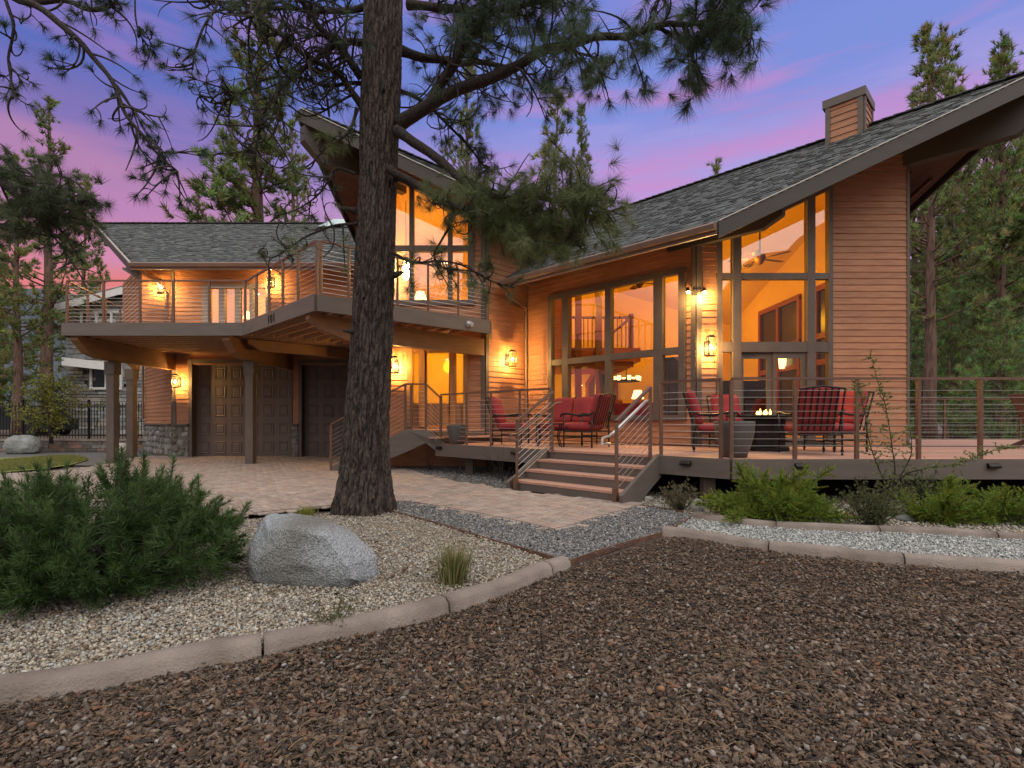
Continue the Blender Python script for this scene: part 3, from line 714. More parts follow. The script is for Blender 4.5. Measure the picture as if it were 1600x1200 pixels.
# wood framed windows in the right hand interior wall
wr = Wall((7.69, 11.0), (7.69, 17.5))
for a, b, z0, z1 in ((.6, 2.2, 1.0, 4.4), (3.0, 5.2, 1.0, 4.4)):
    f_ = MB()
    for u in (a, (a + b) / 2, b): wr.block(f_, u - .06, u + .06, z0, z1, 0, .07)
    for z in (z0, 2.55, 3.2, z1): wr.block(f_, a - .06, b + .06, z - .07, z + .07, .0, .065)
    o_ = f_.build('interior_window', M['redwood'], house)
    f_ = MB(); wr.block(f_, a, b, z0, z1, .004, .012); f_.build('pane', M['tank'], o_)
def room_light(x, y, z, e, r=.25, zc=None, c=(1, .42, .012)):
    l = bpy.data.lights.new('ceiling_light', 'POINT'); l.energy = e * 1.25; l.color = c; l.shadow_soft_size = r
    o_ = bpy.data.objects.new('ceiling_light', l); COL.objects.link(o_); o_.location = (x, y, z); o_.parent = house
    o_.matrix_parent_inverse = Matrix.Translation(-base_of(house))
    zc = zc or (min(GZ(x, y), 7.19 - .42 * ((x + y - 18.26) / 1.414)) if x > .3 and z > 3 else z + .4) - .42
    if zc < z + .2: zc = z + .2
    k = MB(); k.lathe([(0, -.012), (.10, -.012), (.12, 0), (0, .004)], (x, y, zc), 16); k.build('ceiling_lamp', M['can'], house)
for a in ((5.6, 12.6, 4.9, 95), (5.6, 16.4, 4.2, 90), (2.6, 14.3, 4.6, 80), (2.2, 17.2, 2.05, 45), (1.8, 17.2, 4.7, 50), (4.6, 13.0, 2.3, 45)): room_light(*a)
for a in ((-1.9, 14.6, 5.3, 85), (-1.0, 13.8, 4.9, 35)): room_light(*a)
room_light(-1.7, 14.2, 2.55, 60, .15); room_light(-8.3, 17, 5.0, 80)
# ------------------------------------------------------------------ ground sheets
def sheet(name, pts, z, m, kind='structure'):
    mb = MB(); mb.poly([(p[0], p[1], z) for p in pts]); return tag(mb.build(name, m), None, None, None, kind)
gp = lambda L: [tuple(G(x, y)[:2]) for x, y in L]
mb = MB(); n_ = 40
big = [(-900, -900, -.05), (900, -900, -.05), (900, 900, -.05), (-900, 900, -.05)]; mb.poly(big)
tag(mb.build('ground', M['soil']), kind='structure')
curbL = [(-260, 1118), (-120, 1105), (0, 1088), (150, 1064), (310, 1033), (440, 1010), (570, 982), (680, 955), (760, 930), (830, 903), (880, 884)]
curbU = [(1083, 809), (1130, 815), (1180, 821), (1280, 828), (1430, 833), (1600, 843), (1800, 852), (2100, 862)]
curbD = [(1038, 833), (1100, 842), (1190, 856), (1280, 866), (1370, 874), (1480, 883), (1600, 891), (1800, 903), (2100, 918)]
sheetL = curbL + [(760, 843), (680, 818), (607, 799), (520, 803), (440, 808), (330, 818), (180, 824), (0, 835), (-300, 845), (-500, 900)]
drive = [(-500, 752), (0, 741), (90, 737), (165, 727), (215, 715), (262, 712.5), (300, 711), (550, 711), (622, 733), (700, 752), (822, 772), (981, 786), (1002, 790.5), (866, 830),
         (800, 815), (740, 803), (690, 794), (640, 786), (600, 786), (540, 790), (470, 797), (380, 806), (300, 812), (150, 817), (0, 828), (-500, 850)]
darkbed = [(600, 728), (622, 733), (700, 752), (822, 772), (835, 740), (860, 715), (600, 700)]
grey = [(607, 799), (600, 786), (640, 786), (690, 794), (740, 803), (800, 815), (866, 830), (1002, 790.5), (1090, 807), (1076, 812), (1038, 833), (885, 880), (760, 843), (680, 818)]
path = [(1038, 833), (1076, 812), (1083, 809)] + curbU[1:] + curbD[::-1][:-1]
rbed = [(985, 787), (1002, 790.5), (1083, 808)] + curbU[1:] + [(2100, 790), (1000, 768)]
sheet('gravel_bed', gp(sheetL), -.004, M['gravelbase'])
sheet('driveway', gp(drive), .004, M['paverbase'])
sheet('under_deck_bed', gp(darkbed), -.012, M['greybase'])
sheet('grey_gravel_strip', gp(grey), .0, M['greybase'])
sheet('garden_path', gp(path), -.008, M['pathbase'])
sheet('planting_bed', gp(rbed), -.016, M['gravelbase'])
sheet('mulch_bed', [(-7, -4), (-7, 3), *gp(curbL), *gp([(885, 881), (1038, 834)]), *gp(curbD), (12, -4)], -.02, M['mulchbase'])

def inpoly(x, y, pl):
    r = np.zeros(len(x), bool); n = len(pl)
    for i in range(n):
        x1, y1 = pl[i]; x2, y2 = pl[(i + 1) % n]
        if y1 == y2: continue
        c = ((y1 > y) != (y2 > y)) & (x < (x2 - x1) * (y - y1) / (y2 - y1) + x1); r ^= c
    return r
def sample(pl, n, Y0=2.2, power=1.5, lim=1.06):
    pl = [tuple(p) for p in pl]; a = np.array(pl); ox, oy = [], []; tot = 0
    for _ in range(200):
        x = rng.uniform(max(a[:, 0].min(), -14), min(a[:, 0].max(), 14), n * 3); y = rng.uniform(max(a[:, 1].min(), 1.2), a[:, 1].max(), n * 3)
        k = inpoly(x, y, pl) & (np.abs(x) < lim * y + 1.5) & (rng.random(len(x)) < np.minimum(1, (Y0 / np.maximum(y, .1)) ** power))
        ox.append(x[k]); oy.append(y[k]); tot += k.sum()
        if tot > n: break
    return np.concatenate(ox)[:n], np.concatenate(oy)[:n]
def rotm(n, tilt):
    a = rng.uniform(0, 2 * np.pi, n); b = rng.normal(0, tilt, n); c = rng.normal(0, tilt, n)
    ca, sa, cb, sb, cc, sc = np.cos(a), np.sin(a), np.cos(b), np.sin(b), np.cos(c), np.sin(c)
    Z = np.zeros(n); O = np.ones(n)
    Rz = np.stack([ca, -sa, Z, sa, ca, Z, Z, Z, O], 1).reshape(n, 3, 3); Rx = np.stack([O, Z, Z, Z, cb, -sb, Z, sb, cb], 1).reshape(n, 3, 3)
    Ry = np.stack([cc, Z, sc, Z, O, Z, -sc, Z, cc], 1).reshape(n, 3, 3); return Rz @ Rx @ Ry
CUBE = np.array([(-1, -1, -1), (1, -1, -1), (1, 1, -1), (-1, 1, -1), (-1, -1, 1), (1, -1, 1), (1, 1, 1), (-1, 1, 1)], float) / 2
CF = np.array([(0, 3, 2, 1), (4, 5, 6, 7), (0, 1, 5, 4), (1, 2, 6, 5), (2, 3, 7, 6), (3, 0, 4, 7)])
def scatter(name, label, pl, n, sz, asp, thk, pal, m, z=.0, tilt=.35, Y0=2.2, power=1.5, jit=.28, taper=.7, smooth=False, sp=2.2):
    x, y = sample(pl, n, Y0, power); n = len(x)
    s = sz[0] + (sz[1] - sz[0]) * rng.random(n) ** sp
    d = np.stack([s, s * rng.uniform(*asp, n), s * rng.uniform(*thk, n)], 1)
    base = CUBE[None] + rng.normal(0, jit * .4, (n, 8, 3)); base[:, 4:, :2] *= taper; base[:, :, :2] *= (1 + rng.uniform(-.3, .3, (n, 8, 1)))
    v = np.einsum('nij,nkj->nki', rotm(n, tilt), base * d[:, None])
    v[:, :, 0] += x[:, None]; v[:, :, 1] += y[:, None]; und = .016 * (np.sin(x * 2.3 + 1.7 * np.sin(y * 1.9)) * np.sin(y * 3.1 + x) + .6 * np.sin(x * 7.1 + y * 2) * np.sin(y * 6.3 - x * 2)) if 'mulch' in name else 0.0
    v[:, :, 2] += (z + d[:, 2] * .35 + rng.uniform(0, .012, n) + np.maximum(und, -.003))[:, None]
    f = (CF[None] + (np.arange(n) * 8)[:, None, None]).reshape(-1, 4)
    pal = np.array([p[:3] for p in pal]), np.array([p[3] for p in pal]); k = rng.choice(len(pal[0]), n, p=pal[1] / pal[1].sum())
    c = pal[0][k] * rng.uniform(.7, 1.25, (n, 1)); c = np.repeat(c, 8, 0)
    return tag(np_mesh(name, v.reshape(-1, 3), f, m, None, c, smooth), label, None, None, 'stuff')
mulch_poly = [(-7, .8), (-7, 1.5)] + [(p[0], p[1] - .06) for p in gp(curbL)] + gp([(890, 886), (1040, 838)]) + [(p[0], p[1] - .05) for p in gp(curbD)] + [(12, .8)]
BARK = [(.12, .076, .05, 5), (.076, .049, .034, 4), (.18, .118, .08, 4), (.145, .112, .09, 3), (.21, .155, .12, 1.2), (.26, .215, .185, .4), (.17, .08, .045, 1), (.045, .032, .026, 3)]
scatter('bark_mulch', 'layer of dark brown bark chips across the foreground', mulch_poly, 200000, (.005, .036), (.2, .7), (.10, .30), BARK, M['chips'], -.014, .38, 2.2, 1.5, .3, .8, False, 3.0)
scatter('mulch_pebbles', 'small pale pebbles scattered among the bark chips', mulch_poly, 1500, (.007, .022), (.6, .9), (.4, .7), [(.22, .2, .185, 3), (.17, .145, .13, 3), (.34, .31, .28, .8), (.25, .13, .07, .6)], M['pebble'], .006, .4)
WH = [(.40, .345, .275, 4), (.33, .28, .22, 4), (.48, .425, .355, 2), (.27, .225, .185, 3), (.37, .37, .36, 3), (.2, .165, .135, 1.5), (.27, .18, .12, .6)]
scatter('pale_gravel', 'pale crushed gravel filling the bed around the boulder', gp(sheetL), 95000, (.006, .021), (.6, .95), (.4, .7), WH, M['pebble'], .0, .5, 2.6, 1.4)
GR = [(.20, .195, .20, 4), (.13, .13, .135, 4), (.30, .29, .285, 2), (.09, .09, .095, 2), (.26, .22, .18, 1)]
scatter('grey_gravel', 'dark grey gravel strip beside the paved walk', gp(grey), 17000, (.010, .026), (.6, .95), (.4, .7), GR, M['pebble'], .004, .5, 4.2, 1)
scatter('path_gravel', 'light grey crushed granite on the curved path', gp(path), 19000, (.008, .022), (.6, .95), (.4, .7), [(.42, .43, .42, 4), (.34, .35, .35, 3), (.52, .52, .5, 2), (.25, .25, .25, 2)], M['pebble'], -.004, .5, 4.5, 1)
scatter('bed_gravel', 'pale gravel along the foot of the deck planting', gp(rbed), 18000, (.012, .032), (.6, .95), (.4, .7), WH, M['pebble'], -.01, .5, 5, 1)
scatter('shade_gravel', 'dark gravel in the bed below the deck edge', gp(darkbed), 9000, (.012, .034), (.6, .95), (.4, .7), GR, M['pebble'], -.008, .5, 8, 1)
# dry needles and twigs lying on the mulch
x, y = sample(mulch_poly, 2600, 2.4, 1.6); kk_ = np.array([mnoise.noise(V(a * 1.3, b * 1.3, 3)) for a, b in zip(x, y)]) + rng.normal(0, .12, len(x)) > .16; x, y = x[kk_], y[kk_]; vs, fs, cs = [], [], []
mb = MB()
for i in range(len(x)):
    a = rng.uniform(0, 6.28); L = rng.uniform(.04, .13); k = rng.uniform(-.35, .35); p = [(x[i] + L * t * math.cos(a + k * t), y[i] + L * t * math.sin(a + k * t), .018 + .012 * math.sin(t * 3)) for t in (0, .33, .66, 1)]
    g = rng.uniform(.6, 1.2); mb.tube(p, .0013, 3, (.24 * g, .165 * g, .1 * g))
tag(mb.build('fallen_needles', M['chips']), 'dry tan pine needles lying on the bark chips', kind='stuff')

scatter('stray_chips', 'stray bark chips and dead leaves lying on the pale gravel', gp(sheetL), 1500, (.008, .03), (.3, .7), (.1, .3), BARK, M['chips'], .016, .4, 2.6, 1.2, .3, .8, False, 2.0)
x, y = sample(gp(sheetL), 700, 2.6, .8); mb = MB()
for i in range(len(x)):
    a = rng.uniform(0, 6.28); L = rng.uniform(.04, .12); k = rng.uniform(-.35, .35); g = rng.uniform(.6, 1.2)
    mb.tube([(x[i] + L * t * math.cos(a + k * t), y[i] + L * t * math.sin(a + k * t), .026 + .008 * math.sin(t * 3)) for t in (0, .5, 1)], .0012, 3, (.24 * g, .15 * g, .085 * g))
tag(mb.build('gravel_needles', M['chips']), 'dry pine needles lying on the pale gravel', kind='stuff')

# ------------------------------------------------------------------ pavers (herringbone), curbs, edging
dp_ = gp(drive); w = .105; vs, cs = [], []
PAL = [(.33, .262, .225), (.31, .24, .205), (.35, .28, .24), (.285, .225, .198), (.31, .26, .235), (.335, .245, .205)]
an = R(45); ca, sa = math.cos(an), math.sin(an)
hx = []
for k in range(-140, 141):
    for m_ in range(-75, 76):
        for t in (0, 1):
            ox, oy = k + 2 * m_ + (2 if t else 0), -k + 2 * m_
            a, b = (2, 1) if t == 0 else (1, 2)
            hx.append((ox, oy, a, b))
hx = np.array(hx, float) * w
g_ = .0055
cor = np.stack([np.stack([hx[:, 0] + g_, hx[:, 1] + g_], 1), np.stack([hx[:, 0] + hx[:, 2] - g_, hx[:, 1] + g_], 1),
                np.stack([hx[:, 0] + hx[:, 2] - g_, hx[:, 1] + hx[:, 3] - g_], 1), np.stack([hx[:, 0] + g_, hx[:, 1] + hx[:, 3] - g_], 1)], 1)
cor = np.stack([cor[..., 0] * ca - cor[..., 1] * sa - 4, cor[..., 0] * sa + cor[..., 1] * ca + 10], -1)
flat = cor.reshape(-1, 2); ins = inpoly(flat[:, 0], flat[:, 1], dp_).reshape(-1, 4).sum(1)
cor = cor[(ins >= 2) & (cor[:, 0, 0] > -16)]; n = len(cor); ctr = cor.mean(1, keepdims=True)
dirv = (ctr - cor); inn = cor + dirv / np.linalg.norm(dirv, axis=2, keepdims=True) * .008
zt_ = .022 + rng.normal(0, .0012, n)
v = np.zeros((n, 12, 3)); v[:, :4, :2] = cor; v[:, 4:8, :2] = cor; v[:, 8:, :2] = inn
v[:, :4, 2] = 0; v[:, 4:8, 2] = (zt_ - .006)[:, None]; v[:, 8:, 2] = zt_[:, None]
f = np.array([(0, 1, 5, 4), (1, 2, 6, 5), (2, 3, 7, 6), (3, 0, 4, 7), (4, 5, 9, 8), (5, 6, 10, 9), (6, 7, 11, 10), (7, 4, 8, 11), (8, 9, 10, 11)])
f = (f[None] + (np.arange(n) * 12)[:, None, None]).reshape(-1, 4)
c = np.array(PAL)[rng.integers(0, len(PAL), n)] * rng.uniform(.85, 1.15, (n, 1))
tag(np_mesh('driveway_pavers', v.reshape(-1, 3), f, M['paver'], None, np.repeat(c, 12, 0)), None, None, None, 'structure')
# soldier course along the walk edge
mb = MB()
ed_ = [G(x, y) for x, y in [(1003, 790.5), (866, 830), (800, 815), (740, 803), (690, 794), (640, 786), (600, 786), (540, 790), (470, 797), (380, 806), (300, 812), (150, 817), (0, 828)]]
for a, b in zip(ed_, ed_[1:]):
    d = (b - a); L = d.length; d.normalize(); nn = Vector((-d.y, d.x, 0)); nn = nn if nn.dot(V(-1.5, 9, 0) - a) > 0 else -nn
    for i in range(max(1, int(L / .108))):
        p = a + d * (i * .108 + .053) + nn * .09; c_ = random.choice(PAL); g = random.uniform(.85, 1.1)
        mb.box((p.x, p.y, .016), (.1, .2, .030 + .006 * random.random()), math.atan2(d.y, d.x), tuple(q * g for q in c_))
tag(mb.build('walk_border', M['paver']), kind='structure')
def smooth_path(pts, n=6):
    out = []
    for i in range(len(pts) - 1):
        p0, p1, p2, p3 = pts[max(i - 1, 0)], pts[i], pts[i + 1], pts[min(i + 2, len(pts) - 1)]
        for k in range(n):
            t = k / n; out.append(.5 * ((2 * p1) + (p2 - p0) * t + (2 * p0 - 5 * p1 + 4 * p2 - p3) * t * t + (3 * p1 - p0 - 3 * p2 + p3) * t ** 3))
    return out + [pts[-1]]
def curb(px, label, wd=.15, h=.085, joint=1.0, j0=.6, close=True):
    pts = smooth_path([G(x, y) for x, y in px], 8); prof = [(-wd / 2 - .012, -.05), (-wd / 2, h * .72), (-wd / 2 + .03, h), (wd / 2 - .035, h * .97), (wd / 2, h * .62), (wd / 2 + .015, -.05)]
    mb = MB(); n = len(prof); acc = j0; rows = []; pos = 0; segs = [[]]
    for i, p in enumerate(pts):
        d = (pts[min(i + 1, len(pts) - 1)] - pts[max(i - 1, 0)]).normalized(); nn = Vector((-d.y, d.x, 0)) * -1
        if i: pos += (p - pts[i - 1]).length
        wob = .006 * math.sin(pos * 9) + .004 * math.sin(pos * 23)
        segs[-1].append([p + nn * (x + wob) + Vector((0, 0, y + .004 * math.sin(pos * 6))) for x, y in prof])
        if pos > acc and i < len(pts) - 1: acc += joint; segs.append([[q + d * .012 for q in segs[-1][-1]]])
    for sg in segs:
        if len(sg) < 2: continue
        mb.add([q for r_ in sg for q in r_], [(i * n + k, i * n + k + 1, (i + 1) * n + k + 1, (i + 1) * n + k) for i in range(len(sg) - 1) for k in range(n - 1)]
               + [tuple(range(n)), tuple(range(len(sg) * n - 1, (len(sg) - 1) * n - 1, -1))])
    return tag(mb.build('garden_curb', M['curb'], None, True), label, 'curb', 'tinted concrete garden curbs')
def hard(o):
    for p in o.data.polygons: p.use_smooth = len(p.vertices) == 4
    return o
hard(curb(curbL, 'long concrete curb curving between the bark mulch and the boulder bed', .12, .075, 1.0, .45))
hard(curb(curbU, 'concrete curb between the planting bed and the grey path', .10, .065, .95, .8))
hard(curb(curbD, 'concrete curb between the grey path and the bark mulch', .11, .07, .95, .95))
def edging(px, label):
    pts = smooth_path([G(x, y) for x, y in px], 4); mb = MB()
    for a, b in zip(pts, pts[1:]): mb.bar(a + V(0, 0, .002), b + V(0, 0, .002), .012, .05)
    tag(mb.build('steel_edging', M['edging']), label, 'edging', 'rusted steel edging strips')
edging([(607, 800), (680, 819), (760, 844), (830, 864), (888, 881)], 'rusty steel edging from the big pine to the curb end')
edging([(890, 880), (960, 856), (1036, 834), (1078, 812)], 'rusty steel edging between the grey strip and the bark mulch')
edging([(1003, 792), (1045, 798), (1088, 807)], 'short rusty steel edging near the foot of the steps')

# ------------------------------------------------------------------ cable railings
def railing(parent, pts, h=1.067, ncab=10, posts=None, top=True, pr=.024, skip=()):
    pts = [Vector(p) for p in pts]
    for i, p in enumerate(pts):
        if i in skip: continue
        mb = MB(); mb.bar(p + V(0, 0, -.05), p + V(0, 0, h - .02), .044, .044, up=(1, 0, 0)); mb.build('railing_post', M['rail'], parent)
    mb = MB()
    for a, b in zip(pts, pts[1:]): mb.bar(a + V(0, 0, h), b + V(0, 0, h), .055, .032)
    if top: mb.build('top_rail', M['rail'], parent)
    mb = MB()
    for k in range(ncab):
        z = .085 + k * (h - .15) / (ncab - .0)
        for a, b in zip(pts, pts[1:]): mb.tube([a + V(0, 0, z), b + V(0, 0, z)], .0036, 4)
    mb.build('cable_infill', M['cable'], parent)

# ------------------------------------------------------------------ upper balcony
bal = thing('balcony', 'upper balcony deck with a pointed prow, cable railing and house number above the garage', 'balcony', (-6, 12, 0))
L0, A, B, C = V(-10.3, 12.06, 0), V(-6.15, 12.06, 0), V(-3.47, 9.31, 0), V(-.52, 11.78, 0); LS = V(-11.25, 15.0, 0)
pl = [L0, A, B, C, V(-.52, 12.63, 0), V(-3.1, 12.63, 0), V(-3.1, 15.6, 0), V(-10.15, 15.6, 0), V(-10.7, 15.05, 0), LS]
mb = MB(); mb.prism([p + V(0, 0, 3.27) for p in pl], (0, 0, .055)); mb.build('balcony_floor', M['deck'], bal)
mb = MB()
def fboard(mb, a, b, z0, z1, o, t=.045):
    mb.prism([a + o * .004 + V(0, 0, z0), b + o * .004 + V(0, 0, z0), b + o * .004 + V(0, 0, z1), a + o * .004 + V(0, 0, z1)], o * t)
def nout(a, b, c=V(-5, 14, 0)):
    d = (b - a).normalized(); n = V(-d.y, d.x, 0); return n if n.dot(a - c) > 0 else -n
for a, b in ((L0, A), (A, B), (B, C), (C, V(-.52, 12.63, 0)), (LS, L0)): fboard(mb, a, b, 3.05, 3.345, nout(a, b))
mb.build('fascia_board', M['fascia'], bal)
mb = MB()
d1 = (B - A).normalized()
for k in range(1, 30):                                         # joists parallel to the frontal wall, clipped to the plan
    y = 9.4 + k * .31
    xs = []
    for p, q in zip(pl, pl[1:] + pl[:1]):
        if (p.y - y) * (q.y - y) < 0: xs.append(p.x + (q.x - p.x) * (y - p.y) / (q.y - p.y))
    xs.sort()
    for a, b in zip(xs[::2], xs[1::2]):
        b = min(b, -6.15 + (y - 12.06) * 1.2) if y > 12.06 else a
        if b - a > .2: mb.box(((a + b) / 2, y, 3.17), (b - a - .08, .045, .19))
mb.build('joists', M['joist'], bal)
wj = (C - B).normalized(); mb = MB()                            # under the prow they run parallel to its left edge
for k in range(1, 11):
    p0 = B + wj * (k * .33); ts = [t for t in np.linspace(.02, .98, 60) if not ((p0 + (A - B) * t).x > -3.2 and (p0 + (A - B) * t).y > 12.5)]
    if len(ts) > 3:
        a, b = p0 + (A - B) * ts[0], p0 + (A - B) * ts[-1]; mb.bar(a + V(0, 0, 3.165), b + V(0, 0, 3.165), .045, .19)
mb.build('prow_joists', M['joist'], bal)
def cant(p, q, z0, z1, w=.16, cut=.7):
    p, q = Vector(p), Vector(q); d = (q - p); L = d.length; d.normalize(); n = V(-d.y, d.x, 0)
    prof = [(.0, z1 - .10), (cut * .45, z0 + .1), (cut, z0), (L, z0), (L, z1), (0, z1)]
    mb = MB(); mb.prism([p + d * x + V(0, 0, y) - n * w / 2 for x, y in prof], n * w); mb.build('cantilever_beam', M['beam'], bal)
cant((-10.1, 12.1, 0), (-10.1, 15.62, 0), 2.60, 3.06, .18)
cant((-6.6, 12.1, 0), (-6.6, 15.62, 0), 2.60, 3.06, .18)
cant((-3.74, 9.6, 0), (-.72, 12.62, 0), 2.66, 3.06, .16)
cant((-6.35, 12.6, 0), (-3.9, 15.05, 0), 2.80, 3.055, .12, .3)
for x, y, zt in ((-10.12, 13.3, 2.6), (-6.57, 13.2, 2.6), (-11.45, 15.8, 2.65)):
    mb = MB(); mb.box((x, y, zt / 2 - .15), (.19, .19, zt - .3)); mb.box((x, y, zt - .17), (.25, .25, .32)); mb.box((x, y, .01), (.22, .22, .06))
    mb.build('support_post', M['trim'], bal)
mb = MB(); mb.box((-10.8, 15.0, 2.75), (1.9, .16, .28), R(122)); mb.build('cantilever_beam', M['beam'], bal)
z_ = V(0, 0, 3.33); i_ = .05
def on(p, q, t): return p + (q - p) * t
inn = lambda p, q: -nout(p, q) * i_
yl = 12.06 + i_
lft = [V(XY(px, yl), yl, 3.33) for px in (105, 162, 219, 271, 327, 383)]
railing(bal, lft, 1.0)
def onl(p, q, px):
    k = (px - 800) / F; d = q - p; t = (k * p.y - p.x) / (d.x - k * d.y); return p + d * t
A2, B2, C2 = A + V(.0, .07, 0), B + V(0, .07, 0), C + V(-.05, .03, 0)
railing(bal, [p + z_ for p in [A2] + [onl(A2, B2, q) for q in (401, 420.5, 442, 466)] + [B2 + V(-.03, .03, 0)]], 1.0, skip=(0,))
railing(bal, [p + z_ for p in [B2 + V(.04, .04, 0)] + [onl(B2, C2, q) for q in (545, 580, 621, 669, 716)] + [C2]], 1.0)
railing(bal, [C2 + z_, V(-.57, 12.55, 3.33)], 1.0, skip=(0,))
railing(bal, [p + z_ for p in (L0 + V(.05, .05, 0), on(L0, LS, .35) + V(.05, 0, 0), on(L0, LS, .68) + V(.05, 0, 0), LS + V(.05, 0, 0))], 1.0, skip=(0,))
# house number 101
tx = bpy.data.curves.new('house_number', 'FONT'); tx.body = '101'; tx.size = .25; tx.extrude = .008; tx.align_x = 'CENTER'; tx.space_character = 1.25
to = bpy.data.objects.new('tmp_text', tx); COL.objects.link(to)
me = bpy.data.meshes.new_from_object(to.evaluated_get(bpy.context.evaluated_depsgraph_get())); bpy.data.objects.remove(to)
nn = nout(A, B); p = onl(A, B, 428)
ang = math.atan2(-(nn.x), nn.y) + math.pi
me.transform(Matrix.Translation(p + nn * .056 + V(0, 0, 3.11)) @ Matrix.Rotation(ang, 4, 'Z') @ Matrix.Rotation(R(90), 4, 'X') @ Matrix.Diagonal((.95, 1, 1, 1)))
link('house_number', me, M['num'], bal)
# small unlit floodlight on the right fascia
p = onl(B, C, 730) + nout(B, C) * .06 + V(0, 0, 3.22); mb = MB()
mb.box(p, (.07, .05, .07)); mb.tube([p, p + V(-.03, -.07, -.06)], [.02, .05], 10); mb.tube([p, p + V(.08, -.07, -.05)], [.02, .05], 10)
mb.build('floodlight', M['plastic'], bal)

# ------------------------------------------------------------------ front deck with steps
deck = thing('front_deck', 'low wraparound wooden deck with cable railing and wide front steps', 'deck', (4, 8, 0))
DZ = .60; SUM = 9.75; FY = 6.88; XC = SUM - FY
mb = MB(); y = FY + .01; k = 0
while y < 13.9:
    x0, x1 = max(SUM - y - .139, -2.3) if y < 12.6 else .2, 13.5
    xa = max(SUM - y, -2.3) if y < 12.6 else .2; xb = max(SUM - (y + .139), -2.3) if y < 12.6 else .2
    cuts = [None] + sorted(random.uniform(xa + 1, x1) for _ in range(3)) + [x1]
    px_ = None
    for i in range(4):
        g = random.uniform(.82, 1.12); a0 = (xa, xb) if i == 0 else (cuts[i], cuts[i]); b0 = cuts[i + 1] - .003
        mb.hexa([(a0[0], y, DZ - .025), (b0, y, DZ - .025), (b0, y + .135, DZ - .025), (a0[1], y + .135, DZ - .025), (a0[0], y, DZ), (b0, y, DZ), (b0, y + .135, DZ), (a0[1], y + .135, DZ)], (g, g * .98, g * .96))
    y += .14
mb.build('deck_boards', M['deck'], deck)
Cr = V(XC, FY, 0); Le = V(-1.62, 11.37, 0); o45 = V(-q2, -q2, 0); oF = V(0, -1, 0)
sR, sL = V(2.115, SUM - 2.115, 0), V(.644, SUM - .644, 0)
for a, b, o in ((Cr, V(13.5, FY, 0), oF), (Cr, sR, o45), (sL, Le, o45), (V(8.0, 13.9, 0), V(13.5, 13.9, 0), V(0, 1, 0))): mb = MB(); fboard(mb, a, b, .345, .606, o); mb.build('fascia_board', M['fascia'], deck)
for x in (4.98, 7.5): mb = MB(); mb.box((x, FY - .05, .476), (.004, .006, .255)); mb.build('fascia_joint', M['metal'], deck)
for p in ((2.72, 7.3), (5.45, 7.3), (7.9, 7.3), (3.9, 9.2), (1.2, 9.0), (-.9, 11.1)):
    mb = MB(); mb.box((p[0], p[1], .17), (.16, .16, .36)); mb.build('support_post', M['trim'], deck)
mb = MB()
for yy in (7.3, 9.0, 10.2): mb.box((7.5, yy, .45), (10, .08, .2))
for kk in range(5): mb.bar(V(XC + .5 + kk * .0, FY + .6 + kk * .8, .45), V(-1.2 + kk * .9, 11.4, .45), .05, .2)
mb.box((8.6, 10.2, .3), (9.8, .1, .62)); mb.bar(V(3.7, 10.2, .3), V(-.6, 12.5, .3), .1, .62); mb.build('deck_framing_and_void_panels', M['metal'], deck)  # joists, plus dark backing panels that stand in for the void's shade
# steps
n45 = o45; d45 = V(q2, -q2, 0); wS = (sR - sL).length
for k in range(1, 4):
    z = DZ - .15 * k; f0 = .29 * (k - 1); mb = MB()
    a, b = sL + n45 * (f0 - .02), sR + n45 * (f0 - .02)
    mb.prism([a + V(0, 0, z - .035), b + V(0, 0, z - .035), b + n45 * .335 + V(0, 0, z - .035), a + n45 * .335 + V(0, 0, z - .035)], (0, 0, .035)); mb.build('stair_tread', M['deck'], deck)
mb = MB()
for k in range(0, 4):
    z = DZ - .15 * k; a, b = sL + n45 * (.29 * k - .01), sR + n45 * (.29 * k - .01)
    mb.prism([a + V(0, 0, max(z - .15, 0)), b + V(0, 0, max(z - .15, 0)), b + V(0, 0, z - .036), a + V(0, 0, z - .036)], n45 * .025)
mb.build('stair_riser', M['fascia'], deck)
mb = MB(); a, b = sL + n45 * -.03, sR + n45 * -.03
mb.prism([a + V(0, 0, DZ - .03), b + V(0, 0, DZ - .03), b + n45 * .06 + V(0, 0, DZ - .03), a + n45 * .06 + V(0, 0, DZ - .03)], (0, 0, .037)); mb.build('stair_nosing', M['deck'], deck)
for s_, off in ((sL, -d45 * .055), (sR, d45 * .0)):
    mb = MB(); prof = [(-.02, .30), (.55, .0), (.98, .0), (1.0, .12), (.04, .625), (-.02, .625)]
    mb.prism([s_ + off + n45 * x + V(0, 0, y) for x, y in prof], d45 * .055); mb.build('stringer', M['fascia'], deck)
for s_, off in ((sL, V(0, 0, 0)), (sR, V(0, 0, 0))):
    s2 = s_ + (d45 * .10 if s_ is sL else -d45 * .10)
    lo, hi = s2 + n45 * .90 + V(0, 0, .10), s2 + n45 * .03 + V(0, 0, DZ)
    railing(deck, [hi, lo], 1.0, 9)
    mb = MB(); h1, h2 = hi + d45 * (.07 if s_ is sL else -.07) + V(0, 0, .80), lo + d45 * (.07 if s_ is sL else -.07) + V(0, 0, .80)
    mb.tube([h1 + n45 * -.15 + V(0, 0, .02), h1, h2 + n45 * .06, h2 + n45 * .22 + V(0, 0, -.02), h2 + n45 * .24 + V(0, 0, -.1), h2 + n45 * .05 + V(0, 0, -.1)], .018, 8); mb.build('handrail', M['rail'] if s_ is sL else M['cable'], deck)
    mb = MB(); mb.box(s2 + n45 * .93 + V(0, 0, .1), (.06, .06, .2), R(45)); mb.build('newel_foot', M['rail'], deck)
e_ = .06
fr = [V(XC + .03, FY + e_, DZ)] + [V(3.74 + .817 * i, FY + e_, DZ) for i in range(11)]
railing(deck, fr); 
